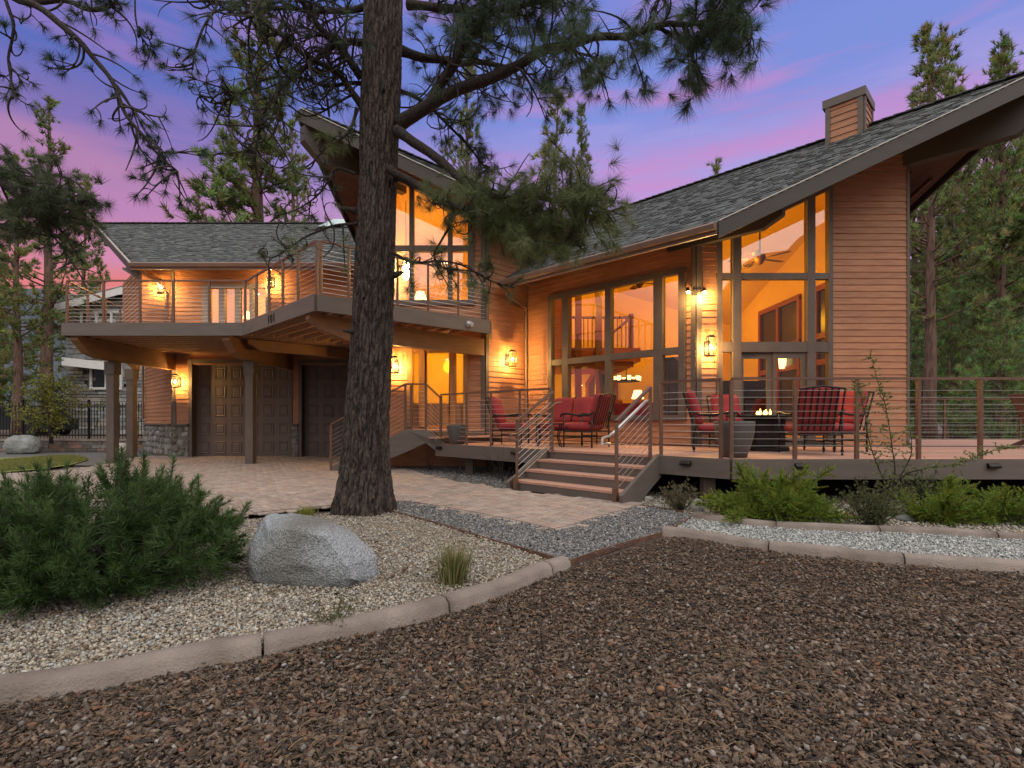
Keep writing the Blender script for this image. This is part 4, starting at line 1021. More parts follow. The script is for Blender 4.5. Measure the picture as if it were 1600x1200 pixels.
railing(deck, [sR + d45 * .02 + V(.05, .05, DZ), V(XC - .06, FY + e_ + .12, DZ)])
l2 = Le + V(.06, .06, 0)
railing(deck, [sL - d45 * .02 + V(.05, .05, DZ)] + [onl(sL + V(.05, .05, 0), l2, q) + V(0, 0, DZ) for q in (812, 767, 729)] + [l2 + V(0.02, -.02, DZ)])
railing(deck, [V(x, 13.84, DZ) for x in (8.1, 9.4, 10.65, 11.4, 12.4, 13.4)])
# landing at the front door with steps either side
LZ = .90
mb = MB(); lp = [V(-2.3, 11.42, 0), V(-1.87, 11.42, 0), V(-.66, 12.64, 0), V(-2.65, 12.64, 0), V(-2.3, 12.45, 0)]
mb.prism([p + V(0, 0, LZ - .035) for p in lp], (0, 0, .035)); mb.build('entry_landing', M['deck'], deck)
mb = MB(); off = V(q2, -q2, 0)
for k in (1,):
    a, b = lp[1] + V(0, 0, LZ - .15), lp[2] + V(.3, .0, LZ - .15)
    mb.prism([a - V(0, 0, .035), b - V(0, 0, .035), b + off * .32 - V(0, 0, .035), a + off * .32 - V(0, 0, .035)], (0, 0, .035))
mb.build('stair_tread', M['deck'], deck)
mb = MB(); a, b = lp[1], lp[2]
mb.prism([a + V(0, 0, .6), b + V(0, 0, .6), b + V(0, 0, LZ - .036), a + V(0, 0, LZ - .036)], off * .02)
mb.prism([a + off * .3 + V(0, 0, .6), b + off * .3 + V(.2, .2, .6), b + off * .3 + V(.2, .2, LZ - .186), a + off * .3 + V(0, 0, LZ - .186)], off * .02)
mb.prism([V(-2.3, 11.42, .42), V(-1.87, 11.42, .62), V(-1.55, 11.36, .38), V(-1.35, 11.36, .55), V(-1.87, 11.42, .91), V(-2.3, 11.42, .91)], (0, -.05, 0))
mb.build('landing_skirt', M['fascia'], deck)
for k in range(1, 6):
    z = LZ - .15 * k; mb = MB(); mb.box((-2.3 - .29 * k + .145, 11.93, z - .018), (.32, .98, .036)); mb.build('stair_tread', M['deck'], deck)
mb = MB(); mb.prism([V(-2.3, 11.42, .42), V(-3.35, 11.42, 0), V(-3.9, 11.42, 0), V(-3.9, 11.42, .12), V(-2.3, 11.42, .91)], (0, -.05, 0)); mb.build('stringer', M['fascia'], deck)
railing(deck, [V(-2.33, 11.45, LZ), V(-3.95, 11.45, .02)], 1.0, 9)
railing(deck, [V(-2.33, 11.45, LZ), V(-2.2, 11.45, LZ), V(-1.88, 11.45, LZ)], 1.0, 9, skip=(0,))
railing(deck, [V(-1.88, 11.45, LZ), V(-1.55, 11.38, DZ)], 1.0, 9, skip=(0,))
# unlit step lights on the fascia
for p, o in ((onl(sL, Le, 690), o45), (onl(sL, Le, 808), o45), (onl(sR, Cr, 1075), o45), (V(XY(1247, FY), FY, 0), oF), (V(XY(1545, FY), FY, 0), oF), (V(8.6, FY, 0), oF)):
    mb = MB(); d = V(-o.y, o.x, 0); p = p + V(0, 0, .52) + o * .052
    prof = [(-.0, -.03), (.05, -.03), (.055, .0), (.03, .032), (.0, .036)]
    mb.prism([p - d * .075 + o * x + V(0, 0, y) for x, y in prof], d * .15); mb.build('step_light', M['metal'], deck)
# ------------------------------------------------------------------ patio furniture
def cushion(mb, c, d, rx=0.0, r=.045):     # a soft box: rounded outline, bulging faces
    nx, ny, nz_ = 8, 8, 4; vs = []; idx = {}
    cs, sn = math.cos(rx), math.sin(rx); fs = []
    def pt(i, j, k):
        key = (i, j, k)
        if key in idx: return idx[key]
        x, y, z = 2 * i / nx - 1, 2 * j / ny - 1, 2 * k / nz_ - 1
        def sgnp(t): return math.copysign(1 - (1 - abs(t)) ** 1.0, t)
        m = 1 - .10 * (abs(x) ** 6 + abs(y) ** 6) * .5; zz = z * (1 - .35 * max(abs(x), abs(y)) ** 8) * (1 + .12 * (1 - x * x) * (1 - y * y))
        ex = 1 - .06 * abs(z) ** 2
        X, Y, Z = x * ex * m * d[0] / 2, y * ex * m * d[1] / 2, zz * d[2] / 2
        vs.append((c[0] + X, c[1] + Y * cs - Z * sn, c[2] + Y * sn + Z * cs)); idx[key] = len(vs) - 1; return idx[key]
    for i in range(nx):
        for j in range(ny):
            fs += [(pt(i, j, nz_), pt(i + 1, j, nz_), pt(i + 1, j + 1, nz_), pt(i, j + 1, nz_)), (pt(i, j, 0), pt(i, j + 1, 0), pt(i + 1, j + 1, 0), pt(i + 1, j, 0))]
        for k in range(nz_):
            fs += [(pt(i, 0, k), pt(i + 1, 0, k), pt(i + 1, 0, k + 1), pt(i, 0, k + 1)), (pt(i, ny, k), pt(i, ny, k + 1), pt(i + 1, ny, k + 1), pt(i + 1, ny, k))]
    for j in range(ny):
        for k in range(nz_):
            fs += [(pt(0, j, k), pt(0, j, k + 1), pt(0, j + 1, k + 1), pt(0, j + 1, k)), (pt(nx, j, k), pt(nx, j + 1, k), pt(nx, j + 1, k + 1), pt(nx, j, k + 1))]
    mb.add(vs, fs)
def make_seat(name, label, cat, w, ncush, group):
    t = thing(name, label, cat, group=group); D = .62
    for sx in (-1, 1):                      # faces -Y
        for y in (-.30, .30):
            mb = MB(); x = sx * w / 2; top = .62 if y < 0 else .60
            mb.tube([(x, y, .05), (x, y, top)], .014, 8); mb.lathe([(.0, 0), (.02, .005), (.012, .03), (.022, .05), (.024, .07), (.014, .09)], (x, y, 0), 8); mb.build('leg', M['iron'], t, True, local=True)
        mb = MB(); x = sx * w / 2
        mb.tube([(x, .34, .66), (x, .22, .60), (x, .0, .60), (x, -.24, .64), (x, -.34, .63), (x, -.37, .58)], .019, 8); mb.build('armrest', M['iron'], t, True, local=True)
    mb = MB()
    for y in (-.30, .30): mb.tube([(-w / 2, y, .30), (w / 2, y, .30)], .014, 8); mb.tube([(-w / 2, y, .17), (w / 2, y, .17)], .009, 6)
    for sx in (-1, 1): mb.tube([(sx * w / 2, -.3, .30), (sx * w / 2, .3, .30)], .014, 8); mb.tube([(sx * w / 2, -.3, .2), (sx * w / 2, .3, .2)], .01, 6)
    for k in range(7): mb.box((0, -.27 + k * .09, .305), (w, .03, .012))
    mb.build('seat_frame', M['iron'], t, local=True)
    mb = MB(); bk = lambda x, s: (x, .27 + s * .20, .34 + s * .66)
    for sx in (-1, 1): mb.tube([bk(sx * (w / 2 - .03), 0), bk(sx * (w / 2 - .03), .95)], .014, 8)
    mb.tube([bk(-w / 2 + .03, .95), bk(0, 1.0), bk(w / 2 - .03, .95)], .016, 8)
    n = int(w / .085)
    for k in range(1, n): x = -w / 2 + .03 + (w - .06) * k / n; mb.bar(bk(x, .02), bk(x, .96), .024, .008, up=(0, 1, 0))
    mb.build('back_slats', M['iron'], t, local=True)
    cw_ = (w - .06) / ncush
    for i in range(ncush):
        x = -w / 2 + .03 + cw_ * (i + .5)
        mb = MB(); cushion(mb, (x, -.03, .385), (cw_ - .01, .58, .15)); mb.build('seat_cushion', M['cushion'], t, True, local=True)
        mb = MB(); cushion(mb, (x, .285, .72), (cw_ - .01, .62, .15), R(90 - 17 + 0)); mb.build('back_cushion', M['cushion'], t, True, local=True)
    return t
G_ = 'red cushioned iron patio chairs'
proto = make_seat('patio_chair', 'red cushioned iron chair by the fire table with its slatted back to the railing', 'chair', .66, 1, G_)
def put(o, x, y, a): o.location = (x, y, .602); o.rotation_euler = (0, 0, R(a)); return o
put(proto, 4.52, 7.98, 172)
for x, y, a, lab in ((3.30, 8.62, 72, 'red cushioned iron chair behind the tall planter, turned towards the fire table'),
                     (4.12, 9.72, 8, 'red cushioned iron chair facing the railing from behind the fire table'),
                     (5.38, 8.75, -80, 'red cushioned iron chair at the right end of the fire table'),
                     (1.42, 10.0, -128, 'red cushioned iron chair near the top of the steps, slatted back and arm showing'),
                     (-.02, 10.9, 75, 'red cushioned iron chair by the downpipe left of the steps')):
    c = copy_tree(proto); c['label'] = lab; put(c, x, y, a)
ls = make_seat('loveseat', 'two seat iron loveseat with red cushions in front of the window wall', 'loveseat', 1.12, 2, None)
put(ls, 1.15, 11.1, -38)
# fire table with flames
ft = thing('fire_table', 'dark round fire table with small gas flames among the red chairs', 'fire table', (4.3, 8.95, .602))
mb = MB(); mb.lathe([(.40, .0), (.40, .06), (.34, .10), (.34, .52), (.42, .56)], (0, 0, 0), 8); mb.build('table_base', M['iron'], ft, local=True)
mb = MB(); mb.lathe([(.0, .565), (.60, .565), (.62, .58), (.61, .60), (.16, .605), (.15, .59), (0, .59)], (0, 0, 0), 16); mb.build('table_top', M['iron'], ft, local=True)
for k in range(7):
    a = k * .9; x, y, h = .11 * math.cos(a) * (1 if k else 0), .09 * math.sin(a), random.uniform(.07, .15)
    mb = MB(); mb.lathe([(.006, 0), (.022, h * .25), (.017, h * .55), (.006, h * .85), (.0, h)], (x, y, .60), 8); mb.build('flame', M['flame'], ft, True, local=True)
l = bpy.data.lights.new('fire_glow', 'POINT'); l.energy = 4; l.color = (1, .45, .1); l.shadow_soft_size = .08
lo = bpy.data.objects.new('fire_glow', l); COL.objects.link(lo); lo.parent = ft; lo.location = (0, 0, .78)
sd_ = thing('side_table', 'small low iron side table between the red seats left of the steps', 'table', (.72, 10.15, .602))
mb = MB(); mb.box((0, 0, .44), (.5, .5, .03)); mb.build('table_top', M['iron'], sd_, local=True)
for x in (-1, 1):
    for y in (-1, 1): mb = MB(); mb.tube([(x * .22, y * .22, 0), (x * .17, y * .17, .2), (x * .22, y * .22, .43)], .012, 6); mb.build('leg', M['iron'], sd_, local=True)
def planter(x, y, z, r, h, lab):
    t = thing('planter', lab, 'planter', (x, y, z), group='grey tapered planters')
    mb = MB(); mb.lathe([(r * .60, 0), (r * .76, h * .25), (r * .94, h * .62), (r, h * .93), (r * .99, h), (r * .9, h), (r * .86, h * .9)], (0, 0, 0), 28); hard(mb.build('pot', M['planter'], t, True, local=True))
    mb = MB(); mb.lathe([(.01, h * .9), (r * .87, h * .9), (r * .85, h * .91)], (0, 0, 0), 20); mb.build('potting_soil', M['soil'], t, local=True)
planter(3.10, 7.32, .602, .27, .50, 'tapered grey planter standing at the corner of the railing before the red chairs')
planter(-1.16, 11.18, .602, .235, .42, 'tapered grey planter standing below the front door landing')
ad = thing('slatted_chair', 'brown slatted wooden chair half cut off at the edge of the deck', 'chair', (9.85, 9.6, .602), R(80))
for sx in (-1, 1):
    mb = MB(); mb.bar((sx * .3, -.3, 0), (sx * .3, -.25, .55), .04, .06); mb.build('leg', M['rail'], ad, local=True)
    mb = MB(); mb.bar((sx * .3, .42, 0), (sx * .3, -.3, .36), .03, .09); mb.build('leg', M['rail'], ad, local=True)
    mb = MB(); mb.bar((sx * .33, -.38, .57), (sx * .33, .35, .57), .1, .025); mb.build('armrest', M['rail'], ad, local=True)
mb = MB()
for k in range(6): mb.bar((-.25 + k * .1, .12, .22), (-.25 + k * .1, .48, 1.0), .085, .02)
mb.build('backrest', M['rail'], ad, local=True)
mb = MB()
for k in range(5): mb.box((0, -.3 + k * .1, .36 - k * .035), (.6, .085, .02))
mb.build('seat', M['rail'], ad, local=True)

# ------------------------------------------------------------------ things inside the lit rooms
def fan(x, y, z, zc, lab):
    t = thing('ceiling_fan', lab, 'ceiling fan', (x, y, z), R(20))
    mb = MB(); mb.lathe([(.02, zc - z), (.02, .12), (.12, .1), (.14, .0), (.10, -.06), (.06, -.12), (.0, -.14)], (0, 0, 0), 14); mb.build('motor', M['darkwood'], t, True, local=True)
    for k in range(5):
        a = k * 2 * math.pi / 5; d = V(math.cos(a), math.sin(a), 0); n = V(-d.y, d.x, .15)
        mb = MB(); mb.prism([d * .14 - n * .03, d * .3 - n * .075, d * .66 - n * .08, d * .72, d * .66 + n * .08, d * .3 + n * .075, d * .14 + n * .03], (0, 0, .012)); mb.build('blade', M['darkwood'], t, local=True)
fan(5.95, 12.6, 4.98, 6.8, 'dark ceiling fan seen through the tall window beside the pier')
fan(3.25, 13.4, 4.62, 6.2, 'dark ceiling fan at the top of the window wall behind the steps')
ch = thing('chandelier', 'round chandelier with glowing shades hanging over the dining table', 'chandelier', (3.55, 16.3, 2.30))
mb = MB(); mb.tube([(0, 0, .62), (0, 0, .1)], .012, 6); mb.lathe([(.40, .0), (.42, .03), (.40, .06), (.36, .03)], (0, 0, 0), 24); mb.build('ring_frame', M['metal'], ch, local=True)
for k in range(8):
    a = k * math.pi / 4; mb = MB(); mb.lathe([(.05, -.02), (.06, .12), (.0, .12)], (.4 * math.cos(a), .4 * math.sin(a), .05), 10); mb.build('lamp_shade', M['shade'], ch, local=True)
def table_lamp(x, y, z, s, lab):
    t = thing('table_lamp', lab, 'lamp', (x, y, z), group='lamps glowing inside the rooms')
    mb = MB(); mb.lathe([(.09 * s, 0), (.09 * s, .02), (.03 * s, .05), (.05 * s, .2 * s), (.015 * s, .32 * s), (.015 * s, .4 * s)], (0, 0, 0), 12); mb.build('lamp_base', M['darkwood'], t, True, local=True)
    mb = MB(); mb.lathe([(.19 * s, .36 * s), (.11 * s, .62 * s), (.0, .62 * s)], (0, 0, 0), 16); mb.build('lamp_shade', M['shade'], t, True, local=True)
def furn(name, lab, cat, loc, parts, rz=0):
    t = thing(name, lab, cat, loc, rz)
    for nm, mt, boxes in parts:
        mb = MB()
        for b in boxes: mb.box(*b)
        mb.build(nm, M[mt], t, local=True)
    return t
furn('console_table', 'low wooden console table under the glowing table lamp', 'table', (3.6, 14.4, .63), [('table_top', 'redwood', [((0, 0, .72), (1.5, .4, .05))]), ('drawer_box', 'redwood', [((0, 0, .35), (1.4, .36, .6))])])
table_lamp(3.45, 14.4, 1.375, .9, 'white shaded table lamp glowing on the console behind the window wall')
table_lamp(-2.55, 14.6, 4.06, 1.0, 'glowing lamp on the nightstand in the upper window')
furn('nightstand', 'small nightstand beneath the upper window lamp', 'table', (-2.55, 14.6, 3.4), [('cabinet', 'redwood', [((0, 0, .32), (.5, .45, .62))])])
table_lamp(-8.25, 16.4, 4.0, .8, 'lamp glowing behind the balcony doors')
furn('side_cabinet', 'cabinet behind the balcony doors with a lamp on it', 'cabinet', (-8.25, 16.4, 3.34), [('cabinet', 'redwood', [((0, 0, .32), (.8, .4, .64))])])
furn('bed', 'bed with dark red covers behind the upper window', 'bed', (-1.9, 13.9, 3.4), [('mattress', 'cushion', [((0, 0, .5), (1.3, 1.2, .3)), ((-.3, .1, .74), (.7, .6, .16))]), ('bed_frame', 'darkwood', [((0, 0, .2), (1.34, 1.24, .32))])])
pend = thing('pendant_lamp', 'tall glowing pendant lamp hanging in the upper window near the big trunk', 'lamp', (-2.75, 13.6, 5.0))
mb = MB(); mb.tube([(0, 0, .25), (0, 0, 1.8)], .01, 6); mb.build('cord', M['metal'], pend, local=True)
mb = MB(); mb.lathe([(.05, -.25), (.09, -.1), (.08, .15), (.02, .25)], (0, 0, 0), 14); mb.build('lamp_shade', M['bulb'], pend, True, local=True)
so2 = furn('sofa', 'dark red sofa under the window wall inside the great room', 'sofa', (2.95, 12.4, .63), [('seat', 'cushion', [((0, .2, .25), (1.8, .8, .4))]), ('backrest', 'cushion', [((0, -.25, .5), (1.8, .22, .75))])], R(-45))
furn('pane_dark_block', 'added dark block that darkens the narrow right pane of the window wall', 'cabinet', (3.50, 11.45, .63), [('cabinet', 'tank', [((0, 0, .92), (.5, .3, 1.84))]), ('block_face', 'darkwood', [((-.1, -.16, .92), (.2, .02, 1.7)), ((.12, -.16, .92), (.2, .02, 1.7))])], R(-45))  # made-up dark object, put in so the pane before it looks dark
furn('dining_table', 'wooden dining table under the chandelier', 'table', (3.4, 16.4, .63), [('table_top', 'redwood', [((0, 0, .74), (1.6, .95, .05))]), ('pedestal', 'redwood', [((0, 0, .36), (.5, .4, .7))])])
dc = furn('dining_chair', 'slatted wooden dining chair at the near side of the dining table', 'chair', (3.0, 15.5, .63), [('seat', 'redwood', [((0, 0, .45), (.45, .45, .04))]), ('backrest', 'redwood', [((-.2, -.2, .75), (.04, .04, .6)), ((.2, -.2, .75), (.04, .04, .6)), ((0, -.2, 1.02), (.42, .03, .08))] + [((-.12 + .08 * k, -.2, .75), (.03, .02, .55)) for k in range(4)])] +
          [('leg', 'redwood', [((x * .19, y * .19, .22), (.045, .045, .44))]) for x in (-1, 1) for y in (-1, 1)])
for x, y, lab in ((3.75, 15.5, 'slatted dining chair right of the other one at the dining table'), (2.2, 14.6, 'slatted wooden chair between the two dark posts'), (1.0, 14.9, 'tall slatted chair at the counter behind the left window pane')):
    c = copy_tree(dc); c['label'] = lab; c.location = (x, y, .63)
for o in [o for o in COL.objects if o.get('category') == 'chair' and o.name.startswith('dining')]: o['group'] = 'wooden dining chairs inside the great room'
mir = thing('wall_mirror', 'octagonal dark mirror on the back wall of the dining area', 'mirror', (3.15, 18.4, 2.05))
mb = MB(); mb.prism([(.62 * math.cos(R(22.5 + 45 * k)), 0, .95 * math.sin(R(22.5 + 45 * k))) for k in range(8)], (0, .04, 0)); mb.build('frame', M['redwood'], mir, local=True)
mb = MB(); mb.prism([(.5 * math.cos(R(22.5 + 45 * k)), -.012, .8 * math.sin(R(22.5 + 45 * k))) for k in range(8)], (0, .01, 0)); mb.build('mirror_glass', M['tank'], mir, local=True)
furn('television', 'black flat television on a dark stand behind the sliding door', 'television', (6.3, 14.8, .63), [('screen', 'tank', [((0, 0, 1.1), (1.7, .06, .98))]), ('stand', 'darkwood', [((0, 0, .3), (1.9, .4, .6))])])
ws = thing('wall_sconce', 'small glowing wall sconce inside beyond the sliding door', 'lamp', (7.6, 14.75, 2.72))
mb = MB(); mb.lathe([(.08, -.16), (.11, .16), (.0, .16)], (0, 0, 0), 12); mb.build('lamp_shade', M['shade'], ws, local=True)
mb = MB(); mb.box((.05, 0, 0), (.1, .06, .1)); mb.build('bracket', M['metal'], ws, local=True)

# ------------------------------------------------------------------ rocks
def rock(name, label, cat, hull, m, seed, amp=.02, sub=3, cols=((1, 1, 1),), group=None, tintf=None, sm=.35):
    import bmesh
    bm = bmesh.new()
    for p in hull: bm.verts.new(p)
    r_ = bmesh.ops.convex_hull(bm, input=bm.verts)
    bmesh.ops.delete(bm, geom=list({e for e in r_['geom_interior'] + r_['geom_unused'] if isinstance(e, bmesh.types.BMVert)}), context='VERTS')
    bmesh.ops.triangulate(bm, faces=bm.faces)
    for k in range(sub):
        bmesh.ops.subdivide_edges(bm, edges=bm.edges, cuts=1, use_grid_fill=True)
        if k < 4: bmesh.ops.smooth_vert(bm, verts=bm.verts, factor=sm, use_axis_x=True, use_axis_y=True, use_axis_z=True)
    bm.normal_update(); off = Vector((seed * 7.3, seed * 3.1, seed))
    for v in bm.verts:
        p = v.co * 3 + off
        d = mnoise.fractal(p, 1.0, 2.0, 4) * amp * 1.2 + mnoise.noise(v.co * 14 + off) * amp * .25
        v.co += v.normal * d
    me = bpy.data.meshes.new(name); bm.to_mesh(me); bm.free()
    at = me.color_attributes.new('col', 'FLOAT_COLOR', 'POINT')
    cc_ = []
    for v in me.vertices:
        t = min(1, max(0, .5 + 1.4 * mnoise.noise(v.co * 2.2 + off))); a, b = cols[0], cols[-1]
        cc_.append([a[i] * (1 - t) + b[i] * t for i in range(3)] + [1])
    at.data.foreach_set('color', np.array(cc_).ravel())
    o = bpy.data.objects.new(name, me); COL.objects.link(o); me.materials.append(m)
    me.polygons.foreach_set('use_smooth', np.ones(len(me.polygons), bool))
    return tag(o, label, cat, group)
Yb = 3.55
q = lambda px, py, dy: P(px, py, Yb + dy) - V(XY(484, Yb), Yb, 0)
hull = [q(396, 908, .0), q(440, 930, .0), q(535, 931, -.02), q(572, 915, .05), q(388, 880, .1), q(398, 832, .22), q(412, 812, .25), q(440, 803, .30), q(480, 806, .3), q(512, 822, .12), q(545, 824, .28), q(570, 840, .25), q(590, 868, .22), q(592, 898, .2),
        q(581, 905, .2), q(552, 905, -.14), q(545, 885, -.15), q(510, 838, -.10), q(470, 829, -.06), q(418, 828, .06), q(392, 880, -.02), q(430, 830, .75), q(560, 880, .8), q(400, 900, .8), q(500, 815, .6)]
hull += [q(574, 860, .25), q(584, 892, .2), q(577, 922, .12), q(389, 850, .15), q(390, 900, .15), q(560, 845, .55), q(420, 806, .5)]
hull = [V(h.x, h.y, max(h.z, -.06)) for h in hull]
b_ = rock('boulder', 'large grey granite boulder on the pale gravel beside the pine shrub', 'boulder', hull, M['granite'], 2, .022, 5, ((1.12, 1.15, 1.2), (.60, .56, .50)), sm=.08)
b_.location = (XY(484, Yb), Yb, 0)
def ball(rx, ry, rz): return [V(rx * math.cos(a) * math.cos(e), ry * math.sin(a) * math.cos(e), rz * math.sin(e) + rz * .55) for a in np.arange(0, 6.2, .8) for e in (-.6, 0, .5, 1.1)] + [V(0, 0, rz * 1.5)]
def stone_at(px, py, w, h, c, lab, seed, grp='rounded river stones along the deck planting'):
    g = G(px, py); s = g.y / F; o = rock('river_stone', lab, 'stone', ball(w * s / 2, w * s * .4, h * s / 1.7), M['rock'], seed, .012, 2, (c, tuple(x * .8 for x in c)), grp); o.location = g + V(0, .06, -.01)
stone_at(1091, 800, 26, 24, (.30, .29, .27), 'grey rounded stone beside the dry shrub near the steps', 3)
stone_at(1127, 803, 30, 14, (.27, .18, .12), 'brown rounded stone left of the spreading juniper', 4)
stone_at(1297, 814, 38, 17, (.42, .41, .38), 'pale oval stone right of the spreading juniper', 5)
stone_at(1268, 812, 20, 20, (.36, .23, .15), 'tan upright stone touching the spreading juniper', 6)
stone_at(1322, 812, 36, 14, (.30, .2, .14), 'reddish flat stone beneath the wispy shrub', 7)
stone_at(1014, 782, 18, 8, (.33, .32, .3), 'small pale stone by the foot of the steps', 8)
stone_at(1184, 808, 22, 10, (.2, .19, .17), 'dark small stone under the juniper fronds', 9)
stone_at(1420, 815, 30, 12, (.2, .2, .2), 'dark flat stone between the wispy shrub and the right juniper', 10)
b2 = rock('boulder', 'pale grey boulder before the low block wall across the driveway', 'boulder', ball(.62, .5, .42), M['granite'], 12, .05, 3, ((1.15, 1.15, 1.1), (.9, .88, .82))); b2.location = P(36, 711, 17.6) * 1.0; b2.location.z = .0
b3 = rock('boulder', 'small whitish boulder behind the left support posts', 'boulder', ball(.28, .25, .24), M['rock'], 13, .03, 2, ((.55, .53, .5), (.45, .43, .4))); b3.location = (XY(189, 17.0), 17.0, 0)

# ------------------------------------------------------------------ foliage tools
def needles(C, Ax, k, L, spread, w, col, jit=.5, droop=0.0):
    C = np.repeat(np.asarray(C, float), k, 0); A = np.repeat(np.asarray(Ax, float), k, 0); n = len(C)
    A /= np.maximum(np.linalg.norm(A, axis=1, keepdims=True), 1e-6)
    rv = rng.normal(size=(n, 3)); rv -= A * (rv * A).sum(1, keepdims=True); rv /= np.maximum(np.linalg.norm(rv, axis=1, keepdims=True), 1e-6)
    th = rng.uniform(spread[0], spread[1], (n, 1)); D = A * np.cos(th) + rv * np.sin(th); D[:, 2] -= droop
    ln = L * rng.uniform(.65, 1.15, (n, 1)); B = C - A * (rng.random((n, 1)) * jit * L)
    wv = np.cross(D, rng.normal(size=(n, 3))); wv /= np.maximum(np.linalg.norm(wv, axis=1, keepdims=True), 1e-6); wv *= w / 2
    v = np.stack([B - wv, B + wv, B + D * ln], 1).reshape(-1, 3)
    c = np.repeat(np.asarray(col, float), k, 0) * rng.uniform(.75, 1.3, (n, 1)); c = np.repeat(c, 3, 0)
    return v, c
def foliage(name, parts, parent, m='needle', local=True):
    v = np.concatenate([p[0] for p in parts]); c = np.concatenate([p[1] for p in parts])
    return np_mesh(name, v, np.arange(len(v)).reshape(-1, 3), M[m], parent, c, local=local)
def bend(p, d, L, n, curl, up=0.0):
    pts = [Vector(p)]; d = Vector(d).normalized(); ax = Vector(rng.normal(size=3)).normalized()
    for i in range(n):
        d = (d + ax.cross(d) * curl + Vector((0, 0, up))).normalized(); pts.append(pts[-1] + d * (L / n))
    return pts, d

# ------------------------------------------------------------------ background pines
def pine(seed, h, rad, cb, tr, dens=1.0, tone=(.215, .235, .085), bl=.30, tk=20, nw=.042, up=.15, top=.9):
    global rng
    rng = np.random.default_rng(seed); random.seed(seed)
    t = thing('pine_tree', 'x', 'pine tree')
    mb = MB(); k = 10; lean = rng.normal(0, .012, 2)
    ax = lambda z: V(lean[0] * z + .05 * math.sin(z * .7 + seed), lean[1] * z, z)
    mb.tube([ax(h * i / k) for i in range(k + 1)], [tr * (1 - .93 * (i / k) ** 1.1) * (1.25 if i == 0 else 1) for i in range(k + 1)], 9)
    cs, axs, cl_ = [], [], []
    nb = int(h * (1 - cb) * 5.2 * dens)
    for i in range(nb):
        f = cb + (1 - cb) * (i + rng.random()) / nb * .985; z = h * f; g = (f - cb) / (1 - cb)
        prof = (1 - g) ** top * (.55 + .45 * min(1, g * 5)) + .05
        L = rad * prof * rng.uniform(.55, 1.15); a = rng.uniform(0, 6.283)
        p0 = ax(z); d = V(math.cos(a), math.sin(a), .1 + .55 * g + rng.normal(0, .12))
        pts, e = bend(p0, d, L, 5, rng.normal(0, .08), up * (.4 + g)); mb.tube(pts, [max(.012, tr * .20 * (1 - g * .6) * (1 - j / 6)) for j in range(6)], 4)
        m_ = max(3, int(L * 4.2 * dens))
        lt = rng.uniform(.65, 1.35)
        for j in range(m_):
            u = rng.uniform(.28, 1.0); q_ = u * 5; b = min(int(q_), 4); p = pts[b].lerp(pts[b + 1], q_ - b)
            o = Vector(rng.normal(0, .13 + .12 * L * (1 - .4 * u) * .5, 3)); o.z *= .6; p = p + o
            for _r in range(2): cs.append(p + Vector(rng.normal(0, .09, 3))); axs.append(e * .6 + o.normalized() * .7 + V(0, 0, .5)); cl_.append([x * lt * rng.uniform(.75, 1.3) for x in tone])
    for j in range(8): cs.append(ax(h * (1 - .008 * j))); axs.append(V(0, 0, 1)); cl_.append(tone)
    mb.build('trunk', M['bark2'], t, True, local=True)
    foliage('crown', [needles(cs, axs, tk, bl, (.15, 1.25), nw, cl_)], t)
    return t
GP = 'pine trees standing around the house'
pines = [pine(11, 17, 3.3, .22, .28, .95), pine(12, 19, 3.5, .10, .30, 1.25, (.19, .225, .085)), pine(13, 15, 2.8, .28, .24, .9, (.23, .25, .09)), pine(14, 21, 3.9, .30, .34, .85, (.205, .235, .088)),
         pine(15, 6.0, 2.3, .03, .12, 1.9, (.20, .27, .10), .22, 18, .022, .25, .8)]
used = [False] * 5
def plant(k, px, Y, ptop, lab, rz=0, sx=1.0):
    """a pine whose foot stands at the pixel column px at distance Y and whose tip reaches the row ptop"""
    hs = (17, 19, 15, 21, 6.0)[k]
    o = pines[k] if not used[k] else copy_tree(pines[k]); used[k] = True
    ht = CZ + (H - ptop) / F * Y; s = ht / hs
    o.location = (XY(px, Y), Y, 0); o.scale = (s * sx, s * sx, s); o.rotation_euler = (0, 0, rz); o['label'] = lab; o['group'] = GP; return o
plant(3, 74, 27, 155, 'tall pine left of the garage roof with a pointed tip', .3, 1.15)
plant(2, 120, 33, 268, 'thin sparse pine just left of the garage roof edge', 2.1, .8)
plant(0, 28, 22, 240, 'dense pine filling the left margin above the iron fence', 1.1)
plant(2, 155, 36, 405, 'small distant pine over the stone neighbour house', 3.1, .8)
plant(1, 400, 27, -40, 'very tall pine standing behind the middle of the garage roof', 4.0, 1.2)
plant(2, 300, 35, 285, 'short pine tip showing above the garage ridge', .7, .9)
plant(3, 462, 34, 190, 'pine right of the very tall one behind the garage', 5.2, .95)
plant(0, 735, 27, 95, 'pine behind the tower roof partly hidden by the big limb', 2.4, .8)
plant(2, 855, 25, 130, 'pine with clear whorls left of the great room ridge', 1.7, .95)
plant(1, 905, 26, 165, 'bushy pine touching the left end of the great room ridge', 3.9, .62)
plant(2, 1107, 60, 254, 'tiny distant pine tip over the great room ridge', .2, .8)
plant(0, 1443, 30, 34, 'tall pine right of the chimney with an open crown', 5.0, 1.0)
plant(2, 1507, 33, 36, 'slim pine with a pointed tip second right of the chimney', 3.3, .95)
plant(0, 1567, 31, 82, 'pine whose tip shows above the far end of the big rake', .9, 1.0)
plant(3, 1452, 22, 70, 'pine with a bare reddish trunk just right of the cedar wall', 1.4, .95)
plant(3, 1498, 26, 120, 'straight trunked pine in the middle of the right hand wood', 2.9, .95)
plant(1, 1560, 24, 60, 'dark trunked pine near the right margin of the wood', 4.3, .95)
plant(4, 1562, 16.5, 470, 'young bushy green pine behind the right end of the deck', .5, .95)
